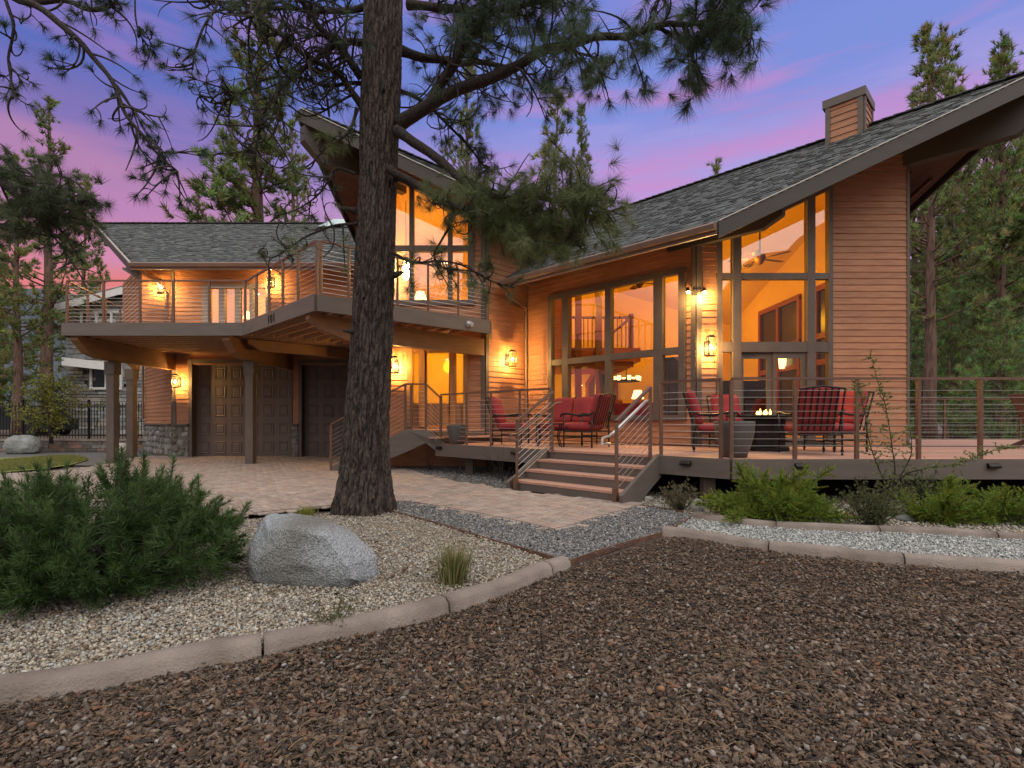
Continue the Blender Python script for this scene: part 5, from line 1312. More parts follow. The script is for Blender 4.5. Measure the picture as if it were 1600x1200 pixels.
plant(4, 1640, 18, 430, 'young bushy pine cut off by the right margin', 2.5, .95)
plant(2, 1530, 40, 200, 'small pine deep in the right hand wood', 5.5, 1.1)
plant(1, 1500, 36, 140, 'full green pine between the straight trunk and the dark trunk', 2.2, 1.1)
plant(1, 1592, 37, 170, 'full green pine behind the right margin trunks', 4.1, 1.1)
plant(1, 1432, 38, 215, 'dense pine close behind the cedar wall edge', .6, 1.0)
plant(4, 1478, 24, 455, 'low bushy young pine beside the bare reddish trunk', 1.9, .9)
plant(4, 1440, 27, 480, 'low young pine close to the cedar wall edge beyond the deck', 3.6, .9)
plant(1, -10, 30, 330, 'full low pine at the left margin above the iron fence', 2.7, 1.0)
for i, (px, Y, tp, k) in enumerate([(-60, 26, 150, 1), (1620, 27, 40, 3), (1680, 24, 90, 1)]): plant(k, px, Y, tp, ('pine beyond the left margin', 'tall pine cut by the right margin', 'dense pine beyond the right margin')[i], i * 1.3)
# the rest of the wood, far off, as one mass
rng = np.random.default_rng(5)
cs, axs, cl_ = [], [], []; mb = MB()
for i in range(150):
    a = rng.uniform(-1.15, 1.15); Rr = rng.uniform(44, 85); x, y = Rr * math.sin(a), Rr * math.cos(a)
    if abs(math.degrees(math.atan2(x, y)) + 2) < 27 and False: continue
    h = rng.uniform(8, 13.5) * (Rr / 60) ** .5
    if -24 < math.degrees(a) < 33: h *= .55
    mb.tube([(x, y, 0), (x, y, h * .5), (x, y, h)], [.26, .2, .03], 6)
    for j in range(85):
        f = rng.uniform(.1, 1) ; r = (1 - f) ** .8 * 2.6 + .1; b = rng.uniform(0, 6.28); q_ = r * rng.uniform(.3, 1) ** .5
        cs.append((x + q_ * math.cos(b), y + q_ * math.sin(b), f * h)); axs.append((math.cos(b) * .7, math.sin(b) * .7, .5)); g = rng.uniform(.6, 1.15); cl_.append((.13 * g, .16 * g, .075 * g))
wood = tag(foliage('distant_wood', [needles(cs, axs, 11, .8, (.2, 1.3), .085, cl_)], None), 'distant pine wood closing the view behind the house', kind='stuff')
tag(mb.build('distant_trunks', M['bark2']), 'trunks of the distant pine wood', kind='stuff')
# hills
def ridge(name, pts, m, dep=120):
    mb = MB(); vs = []; n = len(pts); rows = 7
    for i, (x, y, z) in enumerate(pts):
        for k in range(rows):
            f = k / (rows - 1); zz_ = z * (1 - f) ** 1.25 * (1 + .1 * mnoise.noise(V(x * .01, f * 3, 2))) - 1.5; d = V(x, y, 0).normalized()
            vs.append((x - d.x * dep * f, y - d.y * dep * f, zz_))
    mb.add(vs, [(i * rows + k, i * rows + k + 1, (i + 1) * rows + k + 1, (i + 1) * rows + k) for i in range(n - 1) for k in range(rows - 1)])
    return tag(mb.build(name, m, None, True), kind='structure')
def arc(a0, a1, n, Rr, hf): return [(Rr * math.sin(R(a)), Rr * math.cos(R(a)), hf(a)) for a in np.linspace(a0, a1, n)]
nz1 = lambda a, s: mnoise.fractal(V(a * .11 * s, s, 0), 1, 2, 5)
ridge('hill', arc(-75, 75, 120, 420, lambda a: 62 + 30 * nz1(a, 1) + (40 if a > 25 else 0) * min(1, (a - 25) / 15) + (20 if a < -25 else 0)), M['hill'], 220)
ridge('mountain', arc(105, 262, 160, 600, lambda a: 80 + 28 * nz1(a, 1.7) + 115 * math.exp(-((a - 148) / 13) ** 2)), M['mount'], 330)

# ------------------------------------------------------------------ left background: lawn, wall, fence, neighbour
sheet('lawn', gp([(-300, 745), (0, 739), (60, 734), (110, 727), (138, 719), (125, 713), (100, 712), (0, 716), (-300, 722)]), .01, M['lawn'])
mb = MB(); lw = gp([(-300, 743), (0, 738), (60, 733), (110, 726), (138, 719), (125, 713.5), (100, 712.5), (0, 716.5), (-300, 722)])
x, y = sample(lw, 9000, 30, 0, 1.3); C_ = np.c_[x, y, np.full(len(x), .005)]
pal = np.array([(.17, .20, .05), (.24, .23, .075), (.30, .27, .11), (.12, .16, .04)])[rng.integers(0, 4, len(x))]
tag(foliage('lawn_blades', [needles(C_, np.tile([0, 0, 1.], (len(x), 1)), 4, .07, (0, .7), .012, pal, 0)], None, 'leaf'), 'short yellow green grass of the small lawn', kind='stuff')
sheet('gravel_yard', gp([(-300, 722), (0, 716.5), (100, 712.5), (125, 713.5), (138, 719), (110, 726), (165, 727), (215, 715), (262, 712.5), (300, 704), (200, 700), (-300, 704)]), -.014, M['greybase'])
Yw_ = 18.6; wall_ = thing('block_wall', 'low retaining wall of reddish and grey concrete blocks under the iron fence', 'wall', (-15, Yw_, 0))
mb = MB()
for j in range(3):
    x = -30 + (j % 2) * .2
    while x < -12.2:
        w_ = random.uniform(.22, .5); c_ = random.choice([(.22, .15, .125), (.26, .15, .12), (.17, .155, .15), (.22, .2, .19), (.13, .11, .1)])
        mb.box((x + w_ / 2, Yw_ + random.uniform(-.01, .01), .06 + j * .125), (w_ - .012, .26, .118), 0, c_); x += w_
mb.build('blocks', M['stone'], wall_)
mb = MB(); mb.box((-21, Yw_, .40), (18, .34, .06)); mb.build('wall_cap', M['curb'], wall_)
sheet('upper_yard', [(-40, Yw_ + .1), (-12.4, Yw_ + .1), (-12.4, 40), (-40, 40)], .36, M['soil'])
fn = thing('iron_fence', 'black iron picket fence on top of the low block wall', 'fence', (-15, 19.2, .36))
for x in np.arange(-30, -12.4, 2.42): mb = MB(); mb.box((x, 19.2, 1.1), (.06, .06, 1.52)); mb.build('fence_post', M['ironfence'], fn)
mb = MB()
for z in (.55, 1.62): mb.box((-21, 19.2, z), (18, .03, .035))
mb.build('fence_rail', M['ironfence'], fn)
mb = MB()
for x in np.arange(-30, -12.2, .115): mb.box((x, 19.2, 1.1), (.016, .016, 1.32))
mb.build('pickets', M['ironfence'], fn)
nb = thing('neighbour_house', 'grey stone neighbour house with a pale sloping roof edge behind the iron fence', 'house', (-22, 29, 0))
Yn = 28.0; nx0, nx1 = XY(103, Yn), XY(262, Yn)
mb = MB(); z = 0; k = 0
while z < 8:
    hh = random.uniform(.14, .3); x = nx0
    while x < nx1:
        w_ = random.uniform(.3, 1.1); top = CZ + (H - (482 - .2556 * (800 + x / Yn * F - 82))) / F * Yn
        low = 3.6
        if z + hh < top - .12 and not (XY(143, Yn) < x + w_ / 2 < XY(190, Yn) and CZ + (H - 607) / F * Yn < z < CZ + (H - 573) / F * Yn):
            g = random.choice((.20, .25, .31, .37, .44)); tn = random.choice(((1, .97, .94), (.95, .98, 1), (1, .9, .8)))
            mb.box((x + w_ / 2, Yn + .12 + random.uniform(-.03, .02), z + hh / 2), (w_ - .03, .25, hh - .03), 0, tuple(g * q_ for q_ in tn))
        x += w_
    z += hh
mb.build('stone_wall', M['nstone'], nb)
mb = MB(); mb.prism([V(nx0, Yn + .2, 0), V(nx1, Yn + .2, 0), V(nx1, Yn + .2, 7.9), V(nx0, Yn + .2, 6.6)], (0, 8, 0)); mb.build('house_core', M['mortar'], nb)
e0, e1 = P(82, 476, Yn - .6), P(262, 430, Yn - .6)
mb = MB(); mb.prism([e0, e1, e1 - V(0, 0, .36), e0 - V(0, 0, .36)], (0, .06, 0)); mb.build('fascia', M['white'], nb)
mb = MB(); mb.prism([e0 + V(0, .07, -.02), e1 + V(0, .07, -.02), e1 + V(0, 9, -.02), e0 + V(0, 9, -.02)], (0, 0, .12)); mb.build('roof', M['mortar'], nb)
mb = MB(); a, b = P(96, 558, Yn - .8), P(170, 566, Yn - .8); mb.prism([a, b, b - V(0, 0, .42), a - V(0, 0, .42)], (0, .7, 0)); mb.build('porch_roof_edge', M['white'], nb)
for p0, p1 in (((143, 573), (190, 607)), ((128, 487), (222, 520))):
    a, b = P(p0[0], p0[1], Yn - .02), P(p1[0], p1[1], Yn - .02); mb = MB(); t = .12
    nn_ = 2 if p0[0] == 143 else 4
    for zz_ in (a.z, b.z): mb.box(((a.x + b.x) / 2, Yn - .03, zz_), (b.x - a.x + t, .12, t))
    for i in range(nn_ + 1): mb.box((a.x + (b.x - a.x) * i / nn_, Yn - .03, (a.z + b.z) / 2), (t, .11, a.z - b.z))
    o_ = mb.build('window', M['white'], nb); mb = MB(); mb.box(((a.x + b.x) / 2, Yn + .0, (a.z + b.z) / 2), (b.x - a.x, .03, a.z - b.z)); mb.build('pane', M['carglass'], o_)
# parked vehicles glimpsed through the fence
def vehicle(name, lab, x, y, L, hgt, body, col):
    t = thing(name, lab, 'vehicle', (x, y, .36)); W_ = 1.7
    prof = [(-L / 2, .3), (-L / 2, .75), (-L * .32, .85), (-L * .2, hgt), (L * .25, hgt), (L * .42, .9), (L / 2, .8), (L / 2, .3)]
    if body == 'van': prof = [(-L / 2, .3), (-L / 2, 1.0), (-L * .4, 1.15), (-L * .3, hgt), (L * .48, hgt), (L / 2, hgt - .2), (L / 2, .3)]
    mb = MB(); mb.prism([V(a, -W_ / 2, b) for a, b in prof], (0, W_, 0)); mb.build('body', M[col], t, local=True)
    for k in (-1, 1):
        mb = MB(); mb.prism([V(-L * .3, 0, .95), V(-L * .19, 0, hgt - .12), V(L * .24, 0, hgt - .12), V(L * .36, 0, .95)], (0, .02, 0)); o_ = mb.build('window', M['carglass'], t, local=True); o_.location = (0, k * (W_ / 2 + .005) - .01, 0)
        for xx in (-L * .3, L * .3):
            mb = MB(); mb.tube([(xx, k * (W_ / 2) - .1, .33), (xx, k * (W_ / 2) + .1, .33)], .33, 16); mb.build('wheel', M['tyre'], t, local=True)
vehicle('parked_car', 'dark parked car glimpsed through the iron fence behind the leafy small tree', XY(40, 25), 25, 3.6, 1.35, 'car', 'car')
# ------------------------------------------------------------------ the big foreground pine
rng = np.random.default_rng(21); random.seed(21)
bp_ = thing('pine_tree', 'big dark barked pine with a thick trunk and tangled limbs in the middle foreground', 'pine tree', (XY(565, 6.4), 6.4, 0))
YT = 6.4
ctr_px = [(566, 815, 58), (567, 800, 50), (569, 770, 43), (571, 720, 37.5), (574, 650, 34.5), (579, 560, 32.5), (584, 460, 31), (587, 380, 30), (591, 280, 29), (594, 180, 30.5), (597, 80, 30.5), (599, 0, 30), (603, -150, 28), (606, -330, 25)]
rows = []
for (x0, y0, r0), (x1, y1, r1) in zip(ctr_px, ctr_px[1:]):
    n = max(2, int(abs(y0 - y1) / 2.6))
    for i in range(n): t = i / n; rows.append((x0 + (x1 - x0) * t, y0 + (y1 - y0) * t, r0 + (r1 - r0) * t))
NK = 150; vs, cs = [], []
for (px, py, r) in rows:
    c = P(px, py, YT); rr = r * YT / F
    for k in range(NK):
        a = 2 * math.pi * k / NK; x, y = math.cos(a), math.sin(a)
        p = V(x * 4.2, y * 4.2, c.z * 1.15)
        w = mnoise.noise(p * 2.0) * .5 + V(0, 0, 0).x
        d, _ = mnoise.voronoi(V(x * 5.4 + w * .5, y * 5.4 + w * .5, c.z * 2.6 + w * .9)), 0
        e = d[0][1] - d[0][0]; crack = min(1, e / .22)
        fl = .5 * mnoise.noise(V(x * 15, y * 15, c.z * 12)) + .5 * mnoise.noise(V(x * 30, y * 30, c.z * 34))
        flare = 1 + .10 * max(0, (py - 690) / 110) * math.sin(a * 5 + 1.0)
        rad = rr * flare * (.89 + .11 * crack) + .012 * fl + .01 * mnoise.noise(V(x * 1.2, y * 1.2, c.z * .8))
        vs.append((c.x + x * rad, c.y + y * rad, c.z))
        g = (.25 + .80 * crack ** .7) * (1 + .45 * fl); cs.append((g, g * (.96 + .05 * crack), g * .95))
fs = [(i * NK + k, i * NK + (k + 1) % NK, (i + 1) * NK + (k + 1) % NK, (i + 1) * NK + k) for i in range(len(rows) - 1) for k in range(NK)]
np_mesh('trunk', vs, fs, M['bark'], bp_, np.clip(np.array(cs), .15, 1.8), True)
PN = []                                      # all needle tufts of this tree
def tuft(p, d, k=70, L=.17, tone=(.075, .105, .05), w=.0034, spread=(.25, 1.35), g=None):
    g = g or rng.uniform(.6, 1.25)
    PN.append(needles([p], [d], int(k * 1.25), L, spread, w, [[x * g for x in tone]], .45, .12))
def limb(px, r0, r1, ntw, tl, ptuft, tufts=1, hang=0.0, curl=.35, tone=(.075, .105, .05), sub=.8, parent=None, dense=1.0, start=.15, tk=70, tL=.17, name='limb', bias=(0, 0, 0)):
    """limb along 3-D points, with curving twigs that end in needle tufts"""
    pts = smooth_path([P(x, y, z) for x, y, z in px], 6); m = len(pts)
    wob = [p + Vector((mnoise.noise(p * 2.3), mnoise.noise(p * 2.3 + V(9, 0, 0)), mnoise.noise(p * 2.3 + V(0, 9, 0)))) * .05 for p in pts]
    mb = MB(); mb.tube(wob, [(r0 + (r1 - r0) * (i / (m - 1)) ** .6) * (1 + .12 * mnoise.noise(V(i * .9, r0 * 50, 0))) for i in range(m)], 9, (.5, .48, .48))
    o = mb.build(name, M['bark'], parent or bp_, True)
    tw = MB()
    for i in range(ntw):
        u = start + (1 - start) * rng.random(); q_ = u * (m - 1); b = min(int(q_), m - 2); p = wob[b].lerp(wob[b + 1], q_ - b)
        t = (wob[b + 1] - wob[b]).normalized(); rv = Vector(rng.normal(size=3)); rv = (rv - t * rv.dot(t)).normalized()
        d = (t * rng.uniform(.1, .9) + rv + Vector(bias) + V(0, 0, -hang * .6 + .15)).normalized()
        L = tl * rng.uniform(.45, 1.25) * (1 - .35 * u)
        tp, e = bend(p, d, L, 9, curl * rng.normal() * .9, -hang * .10 + .04)
        tw.tube(tp, [.0105 * (1 - .65 * j / 9) * min(1.4, .6 + L) for j in range(10)], 5)
        ends = [(tp[-1], e)]
        for s_ in range(rng.poisson(sub * 1.6)):
            j = rng.integers(2, 8); d2 = ((tp[j + 1] - tp[j]).normalized() + Vector(rng.normal(size=3)) * .8).normalized()
            sp, e2 = bend(tp[j], d2, L * rng.uniform(.25, .6), 6, curl * rng.normal(), -hang * .1 + .06); tw.tube(sp, [.0065 * (1 - .6 * k / 6) for k in range(7)], 4); ends.append((sp[-1], e2))
        for p_, e_ in ends:
            if rng.random() < ptuft:
                e_ = (e_ + V(0, 0, -.25 * hang)).normalized(); tuft(p_, e_, tk, tL, tone)
                for _ in range(tufts - 1): tuft(p_ + Vector(rng.normal(0, .10, 3)), (e_ + Vector(rng.normal(0, .5, 3))).normalized(), tk, tL, tone)
    tw.build('twigs', M['twig'], o)
    return o
DK = (.060, .085, .048); MD = (.155, .18, .082); BL = (.085, .125, .075)
limb([(622, 195, 6.4), (690, 155, 6.2), (790, 110, 6.0), (870, 72, 5.8), (960, 54, 5.5), (1060, 40, 5.3), (1110, 33, 5.1), (1165, 8, 5.0)], .100, .010, 74, .78, .58, 2, .8, .33, BL, 1.1, start=.3, tk=95, tL=.19)
limb([(675, 163, 6.25), (715, 90, 6.1), (750, 40, 6.0), (785, -30, 5.9)], .08, .03, 34, .9, .45, 2, .4, .5, BL, 1.0)
limb([(625, 80, 6.5), (680, 95, 6.7), (740, 98, 6.9), (800, 103, 7.0), (880, 82, 7.1), (960, 100, 7.2)], .07, .012, 52, .9, .6, 2, .4, .5, DK, 1.0)
limb([(640, 12, 6.3), (720, 16, 6.1), (800, 14, 5.9), (880, -4, 5.8)], .06, .02, 40, .8, .7, 3, .5, .5, BL, 1.0)
limb([(618, 205, 6.2), (680, 245, 6.0), (740, 290, 5.8), (790, 308, 5.7), (850, 314, 5.6), (905, 318, 5.5), (945, 322, 5.4)], .070, .012, 54, .66, .8, 2, .25, .45, MD, 1.3, start=.25, tk=60, bias=(.2, 0, .05))
limb([(612, 262, 6.2), (660, 295, 6.0), (710, 320, 5.8), (770, 345, 5.7), (830, 346, 5.6), (865, 342, 5.6)], .052, .012, 38, .56, .75, 2, .25, .5, MD, 1.3, start=.3, tk=60, bias=(.2, 0, .0))
limb([(720, 318, 5.9), (765, 330, 5.8), (815, 365, 5.7), (860, 380, 5.6), (910, 388, 5.6)], .022, .007, 18, .42, .85, 2, .3, .45, MD, 1.0, tk=60)
limb([(700, 315, 5.9), (705, 335, 5.9), (690, 375, 5.8), (680, 400, 5.8), (695, 420, 5.8), (740, 425, 5.8)], .022, .007, 12, .35, .7, 1, .5, .5, MD, .8, tk=50)
limb([(610, 395, 6.2), (650, 408, 6.1), (700, 412, 6.0), (750, 432, 6.0), (800, 445, 5.9)], .022, .006, 18, .38, .8, 1, .3, .5, MD, .8, tk=55)
limb([(566, 120, 6.4), (535, 85, 6.2), (500, 40, 6.0), (468, -10, 5.9)], .055, .03, 34, .9, .22, 1, .3, .6, DK, 1.2)
limb([(565, 168, 6.4), (530, 120, 6.2), (470, 80, 6.0), (430, 48, 5.8), (385, 15, 5.7)], .05, .014, 42, 1.0, .24, 1, .3, .6, DK, 1.2)
limb([(568, 65, 6.5), (520, 75, 6.4), (470, 110, 6.3), (430, 150, 6.2), (405, 205, 6.1), (398, 240, 6.0)], .05, .01, 40, .95, .26, 1, .5, .6, DK, 1.2)
limb([(566, 132, 6.5), (510, 132, 6.6), (450, 122, 6.7), (400, 130, 6.7), (340, 160, 6.7), (310, 150, 6.6)], .028, .007, 38, .9, .3, 1, .6, .6, DK, 1.2)
limb([(568, 10, 6.4), (520, 20, 6.3), (450, 8, 6.2), (380, 12, 6.1), (300, -8, 6.0)], .045, .015, 40, .95, .3, 1, .5, .6, DK, 1.2)
limb([(556, 270, 6.3), (520, 262, 6.2), (505, 300, 6.1), (470, 325, 6.1), (430, 340, 6.0)], .020, .006, 14, .5, .3, 1, .2, .6, DK, .7, tk=45)
limb([(556, 345, 6.3), (520, 355, 6.2), (480, 372, 6.1), (430, 398, 6.0), (400, 392, 6.0)], .022, .006, 18, .5, .4, 1, .2, .6, MD, .8, tk=45)
limb([(556, 175, 6.4), (540, 215, 6.3), (500, 240, 6.2), (470, 262, 6.1)], .026, .007, 9, .5, .5, 1, .4, .45, MD, 1.0, tk=70)
limb([(556, 150, 6.5), (520, 165, 6.5), (480, 180, 6.5), (450, 160, 6.4)], .018, .007, 7, .5, .4, 1, .4, .5, MD, 1.0, tk=60)
limb([(625, 140, 6.5), (680, 170, 6.8), (730, 230, 7.0), (760, 260, 7.0)], .03, .01, 26, .8, .45, 2, .4, .6, DK, 1.1)
# knots and short dead stubs
for px, py, a in ((556, 330, 200), (617, 280, -20), (560, 520, 190), (615, 430, -30), (585, 262, 270), (575, 470, 265), (600, 150, 280)):
    mb = MB(); p = P(px, py, YT - .12); d = V(math.cos(R(a)), math.sin(R(a)) * .6 - .2, .1); mb.tube([p, p + d * .08, p + d * .17], [.045, .028, .012], 7, (.5, .48, .46)); mb.build('branch_stub', M['bark'], bp_, True)
foliage('crown', PN, bp_, local=False)

# branches of a second pine that reach in from beyond the left margin
PN = []
st2 = thing('pine_tree', 'pine standing outside the left margin whose bare drooping limb crosses the upper left sky', 'pine tree', (-5.9, 4.9, 0))
mb = MB(); mb.tube([V(-5.9, 4.9, 0), V(-5.95, 4.9, 4), V(-5.9, 4.95, 9)], [.3, .24, .16], 14, (.8, .8, .8)); mb.build('trunk', M['bark'], st2, True)
limb([(-240, -120, 4.9), (-60, -40, 4.7), (30, -5, 4.6), (75, 28, 4.55), (120, 65, 4.5), (155, 105, 4.5), (180, 140, 4.45), (212, 195, 4.4), (245, 240, 4.4), (275, 272, 4.4)], .05, .007, 30, .55, .85, 1, .8, .45, (.045, .075, .055), .8, parent=st2, start=.35, tk=55, tL=.10)
limb([(-260, 60, 4.9), (-80, 10, 4.7), (-10, -20, 4.6), (20, 30, 4.6), (8, 90, 4.6), (22, 150, 4.5)], .03, .007, 12, .45, .9, 1, .6, .4, (.06, .09, .055), .8, parent=st2, start=.4, tk=55, tL=.11)
limb([(-260, -60, 4.8), (-20, -20, 4.8), (90, 2, 4.7), (140, 12, 4.6), (185, -5, 4.6)], .035, .018, 14, .5, .85, 1, .8, .4, (.05, .08, .055), .8, parent=st2, start=.5, tk=55, tL=.11)
limb([(-280, 180, 5.0), (-90, 255, 4.9), (0, 290, 4.8), (50, 318, 4.7), (100, 330, 4.7), (140, 325, 4.6)], .045, .008, 30, .55, .8, 2, .2, .45, (.09, .11, .06), 1.2, parent=st2, start=.35, tk=70, tL=.12)
limb([(-280, 120, 5.0), (-90, 225, 4.9), (-10, 240, 4.8), (40, 280, 4.7), (90, 300, 4.7)], .035, .008, 24, .5, .8, 1, .2, .5, (.08, .1, .055), 1.2, parent=st2, start=.4, tk=65, tL=.11)
limb([(20, 300, 4.75), (60, 350, 4.75), (95, 390, 4.7), (140, 450, 4.7)], .013, .005, 8, .3, .4, 1, .4, .4, (.06, .08, .045), .8, parent=st2, tk=45, tL=.1)
limb([(-100, 345, 5.2), (-20, 360, 5.1), (30, 352, 5.0), (80, 372, 4.9), (110, 352, 4.9)], .025, .007, 24, .45, .85, 2, .1, .4, (.085, .105, .05), 1.0, parent=st2, tk=70, tL=.12)
limb([(470, -160, 5.6), (350, -60, 5.3), (335, 5, 5.2), (318, 50, 5.1), (300, 85, 5.1), (296, 105, 5.1)], .02, .007, 9, .45, .8, 1, .6, .4, (.055, .085, .06), .8, parent=bp_, start=.45, tk=55, tL=.11, name='limb')
limb([(215, -60, 4.8), (213, 20, 4.7), (215, 45, 4.7), (222, 60, 4.7)], .009, .005, 6, .3, .95, 1, .6, .4, (.055, .085, .06), .8, parent=st2, start=.4, tk=60, tL=.11)
foliage('crown', PN, st2, local=False)

# ------------------------------------------------------------------ mugo pine shrub at left
rng = np.random.default_rng(33)
sh = thing('pine_shrub', 'wide dark green dwarf pine shrub in front of the driveway', 'shrub', (XY(150, 3.55), 3.55, 0))
mb = MB(); parts = []
B0 = V(0, 0, .05)
CL = []
for i in range(34):
    a = rng.uniform(0, 6.283); rr = rng.uniform(0, 1) ** .6; CL.append((.70 * rr * math.cos(a), .60 * rr * math.sin(a), (.64 - .30 * rr ** 2) * rng.uniform(.62, 1.12)))
for i in range(390):
    c_ = CL[rng.integers(0, len(CL))]; x, y = c_[0] + rng.normal(0, .075), c_[1] + rng.normal(0, .075); rr = math.hypot(x / .74, y / .66)
    zt_ = c_[2] * rng.uniform(.25, .85) if rng.random() < .6 else c_[2] * rng.uniform(.75, 1.02)
    zt_ = max(zt_, .08); p = V(x, y, zt_); side = rr > .8 and rng.random() < .5
    d = (V(x * .55, y * .55, .8) if not side else V(x, y, .25)).normalized(); d = (d + Vector(rng.normal(0, .16, 3))).normalized()
    L = rng.uniform(.14, .36); root = V(p.x * .25, p.y * .25, .1); mid = root.lerp(p, .6) + V(0, 0, -.05)
    pts = [root, mid, p, p + d * L * .5, p + d * L]
    if i < 34: c_ = CL[i]; p = V(*c_); mid = root.lerp(p, .6); d = (d * .3 + V(0, 0, 1)).normalized(); L = rng.uniform(.2, .34); pts = [root, mid, p, p + d * L * .5, p + d * L]
    if i > 335: a = rng.uniform(3.0, 6.4); p = V(.72 * math.cos(a) * rng.uniform(.6, 1), .6 * math.sin(a) * rng.uniform(.6, 1), rng.uniform(.05, .2)); d = V(p.x, p.y, rng.uniform(.1, .5)).normalized(); pts = [V(p.x * .2, p.y * .2, .08), p * .6, p, p + d * L * .5, p + d * L]
    if rng.random() < .6: mb.tube(pts, [.016, .011, .008, .006, .003], 5)
    n = 16; g = rng.uniform(.65, 1.25); c = [(.075 * g, .125 * g, .04 * g)] * n
    f = np.linspace(0, 1, n); C_ = [p.lerp(p + d * L, t) for t in f]; A_2 = [d] * n
    parts.append(needles(C_, A_2, 9, .075, (.3, 1.1), .0056, c, .1)); parts.append(needles([p + d * L], [d], 16, .065, (.05, .6), .005, [c[0]], .2))
    for s_ in range(3):
        d2 = (d + Vector(rng.normal(0, .75, 3))).normalized(); q0 = p + d * L * rng.uniform(0, .4); L2 = L * .65; C_ = [q0.lerp(q0 + d2 * L2, t) for t in f[::2]]
        parts.append(needles(C_, [d2] * 8, 9, .07, (.3, 1.1), .0056, [(x * .9) for x in [np.array(c[0])]] * 8, .1))
mb.build('branches', M['twig'], sh, True, local=True); foliage('foliage', parts, sh)

# ------------------------------------------------------------------ junipers, dry shrubs, sapling, grasses
def juniper(px, py, w, h, lab, seed, fr=26):
    global rng
    rng = np.random.default_rng(seed); g0 = G(px, py); s = g0.y / F
    t = thing('juniper', lab, 'shrub', g0, group='bright green spreading junipers'); mb = MB(); parts = []
    for i in range(fr):
        a = math.pi * (i + rng.random()) / fr; out = math.cos(a); d = V(out * 1.0, rng.normal(0, .35), .16 + .50 * math.sin(a) * rng.uniform(.4, 1.3)).normalized()
        L = math.hypot(w * s / 2 * abs(d.x), h * s * d.z) * rng.uniform(.75, 1.12) + .05
        pts, e = bend(V(rng.normal(0, .06), rng.normal(0, .06), .03), d, L, 8, .04 * rng.normal(), -.03); mb.tube(pts, [.009 * (1 - j / 9.5) + .001 for j in range(9)], 4)
        for j in range(2, 9):
            for k in range(10):
                p = pts[j - 1].lerp(pts[j], rng.random()); f = 1 - (j - 2) / 7.5; d2 = (e * 1.0 + Vector(rng.normal(0, .75, 3))).normalized(); L2 = (.07 + .17 * f) * rng.uniform(.5, 1.1)
                q2_ = [p + d2 * (L2 * x) + V(0, 0, .12 * L2 * x * x) for x in np.linspace(0.05, 1, 9)]; g = rng.uniform(.6, 1.35); yl_ = rng.uniform(.75, 1.25)
                parts.append(needles(q2_, [d2] * 9, 6, .028, (.25, .85), .0055, [(.175 * g * yl_, .225 * g, .032 * g)] * 9, .2))
    mb.build('branches', M['twig'], t, local=True); foliage('foliage', parts, t)
juniper(1205, 812, 190, 84, 'bright green juniper spreading below the planter corner of the deck', 41, 34)
juniper(1478, 815, 110, 70, 'yellowish green juniper to the right of the wispy leafy sapling', 42, 15)
juniper(1580, 818, 110, 62, 'yellowish green juniper at the right margin under the step light', 43, 15)
def shrub(px, py, w, h, lab, seed, col, n=70, leaf=.014, lk=10, bare=.3, cat='shrub', name='dry_shrub', up=.9, grp=None, tw=.0035):
    global rng
    rng = np.random.default_rng(seed); g0 = G(px, py); s = g0.y / F
    t = thing(name, lab, cat, g0, group=grp); mb = MB(); parts = []
    for i in range(n):
        a = rng.uniform(0, 6.283); sp = rng.uniform(.1, 1); d = V(math.cos(a) * sp, math.sin(a) * sp * .7, up * rng.uniform(.5, 1.1)).normalized()
        L = math.hypot(w * s / 2 * d.x, h * s * d.z) * rng.uniform(.6, 1.15) + .03
        pts, e = bend(V(*rng.normal(0, .03, 2), 0), d, L, 6, .1 * rng.normal(), .02); mb.tube(pts, [tw * (1 - j / 8) for j in range(7)], 3, (.9, .8, .7))
        for j in range(2, 7):
            if rng.random() < bare: continue
            for _ in range(2):
                p = pts[j - 1].lerp(pts[j], rng.random()); d2 = (e + Vector(rng.normal(0, .9, 3))).normalized(); g = rng.uniform(.6, 1.3)
                parts.append(needles([p + d2 * .02], [d2], lk, leaf * 2.2, (.1, 1.2), leaf * .45, [[x * g for x in col]], .8))
    mb.build('branches', M['twig'], t, local=True); foliage('foliage', parts, t, 'leaf'); return t
shrub(1062, 797, 62, 48, 'greyish dry shrub beside the foot of the steps', 51, (.17, .15, .085))
shrub(1365, 822, 125, 68, 'wispy olive green shrub at the foot of the sapling', 52, (.125, .135, .055), 130, .013, 12, .15)
shrub(1440, 800, 100, 75, 'loose leafy shrub between the sapling and the right juniper', 53, (.13, .15, .06), 60, .016, 9, .2)
shrub(516, 990, 50, 46, 'small sparse weed in the gravel below the boulder', 54, (.16, .15, .07), 34, .010, 7, .5, 'plant', 'weed', tw=.0018)
GT = 'bare dry twigs in the shaded bed by the deck'
for px, py, h, sd_ in ((672, 735, 32, 61), (718, 741, 28, 62), (785, 752, 56, 63)):
    shrub(px, py, 26, h, {672: 'bare dry twig plant under the landing corner', 718: 'thin bare twig plant halfway along the shaded bed', 785: 'bare branching twig plant next to the steps'}[px], sd_, (.2, .16, .1), 9, .008, 4, .75, 'plant', 'bare_plant', 1.6, GT, .006)
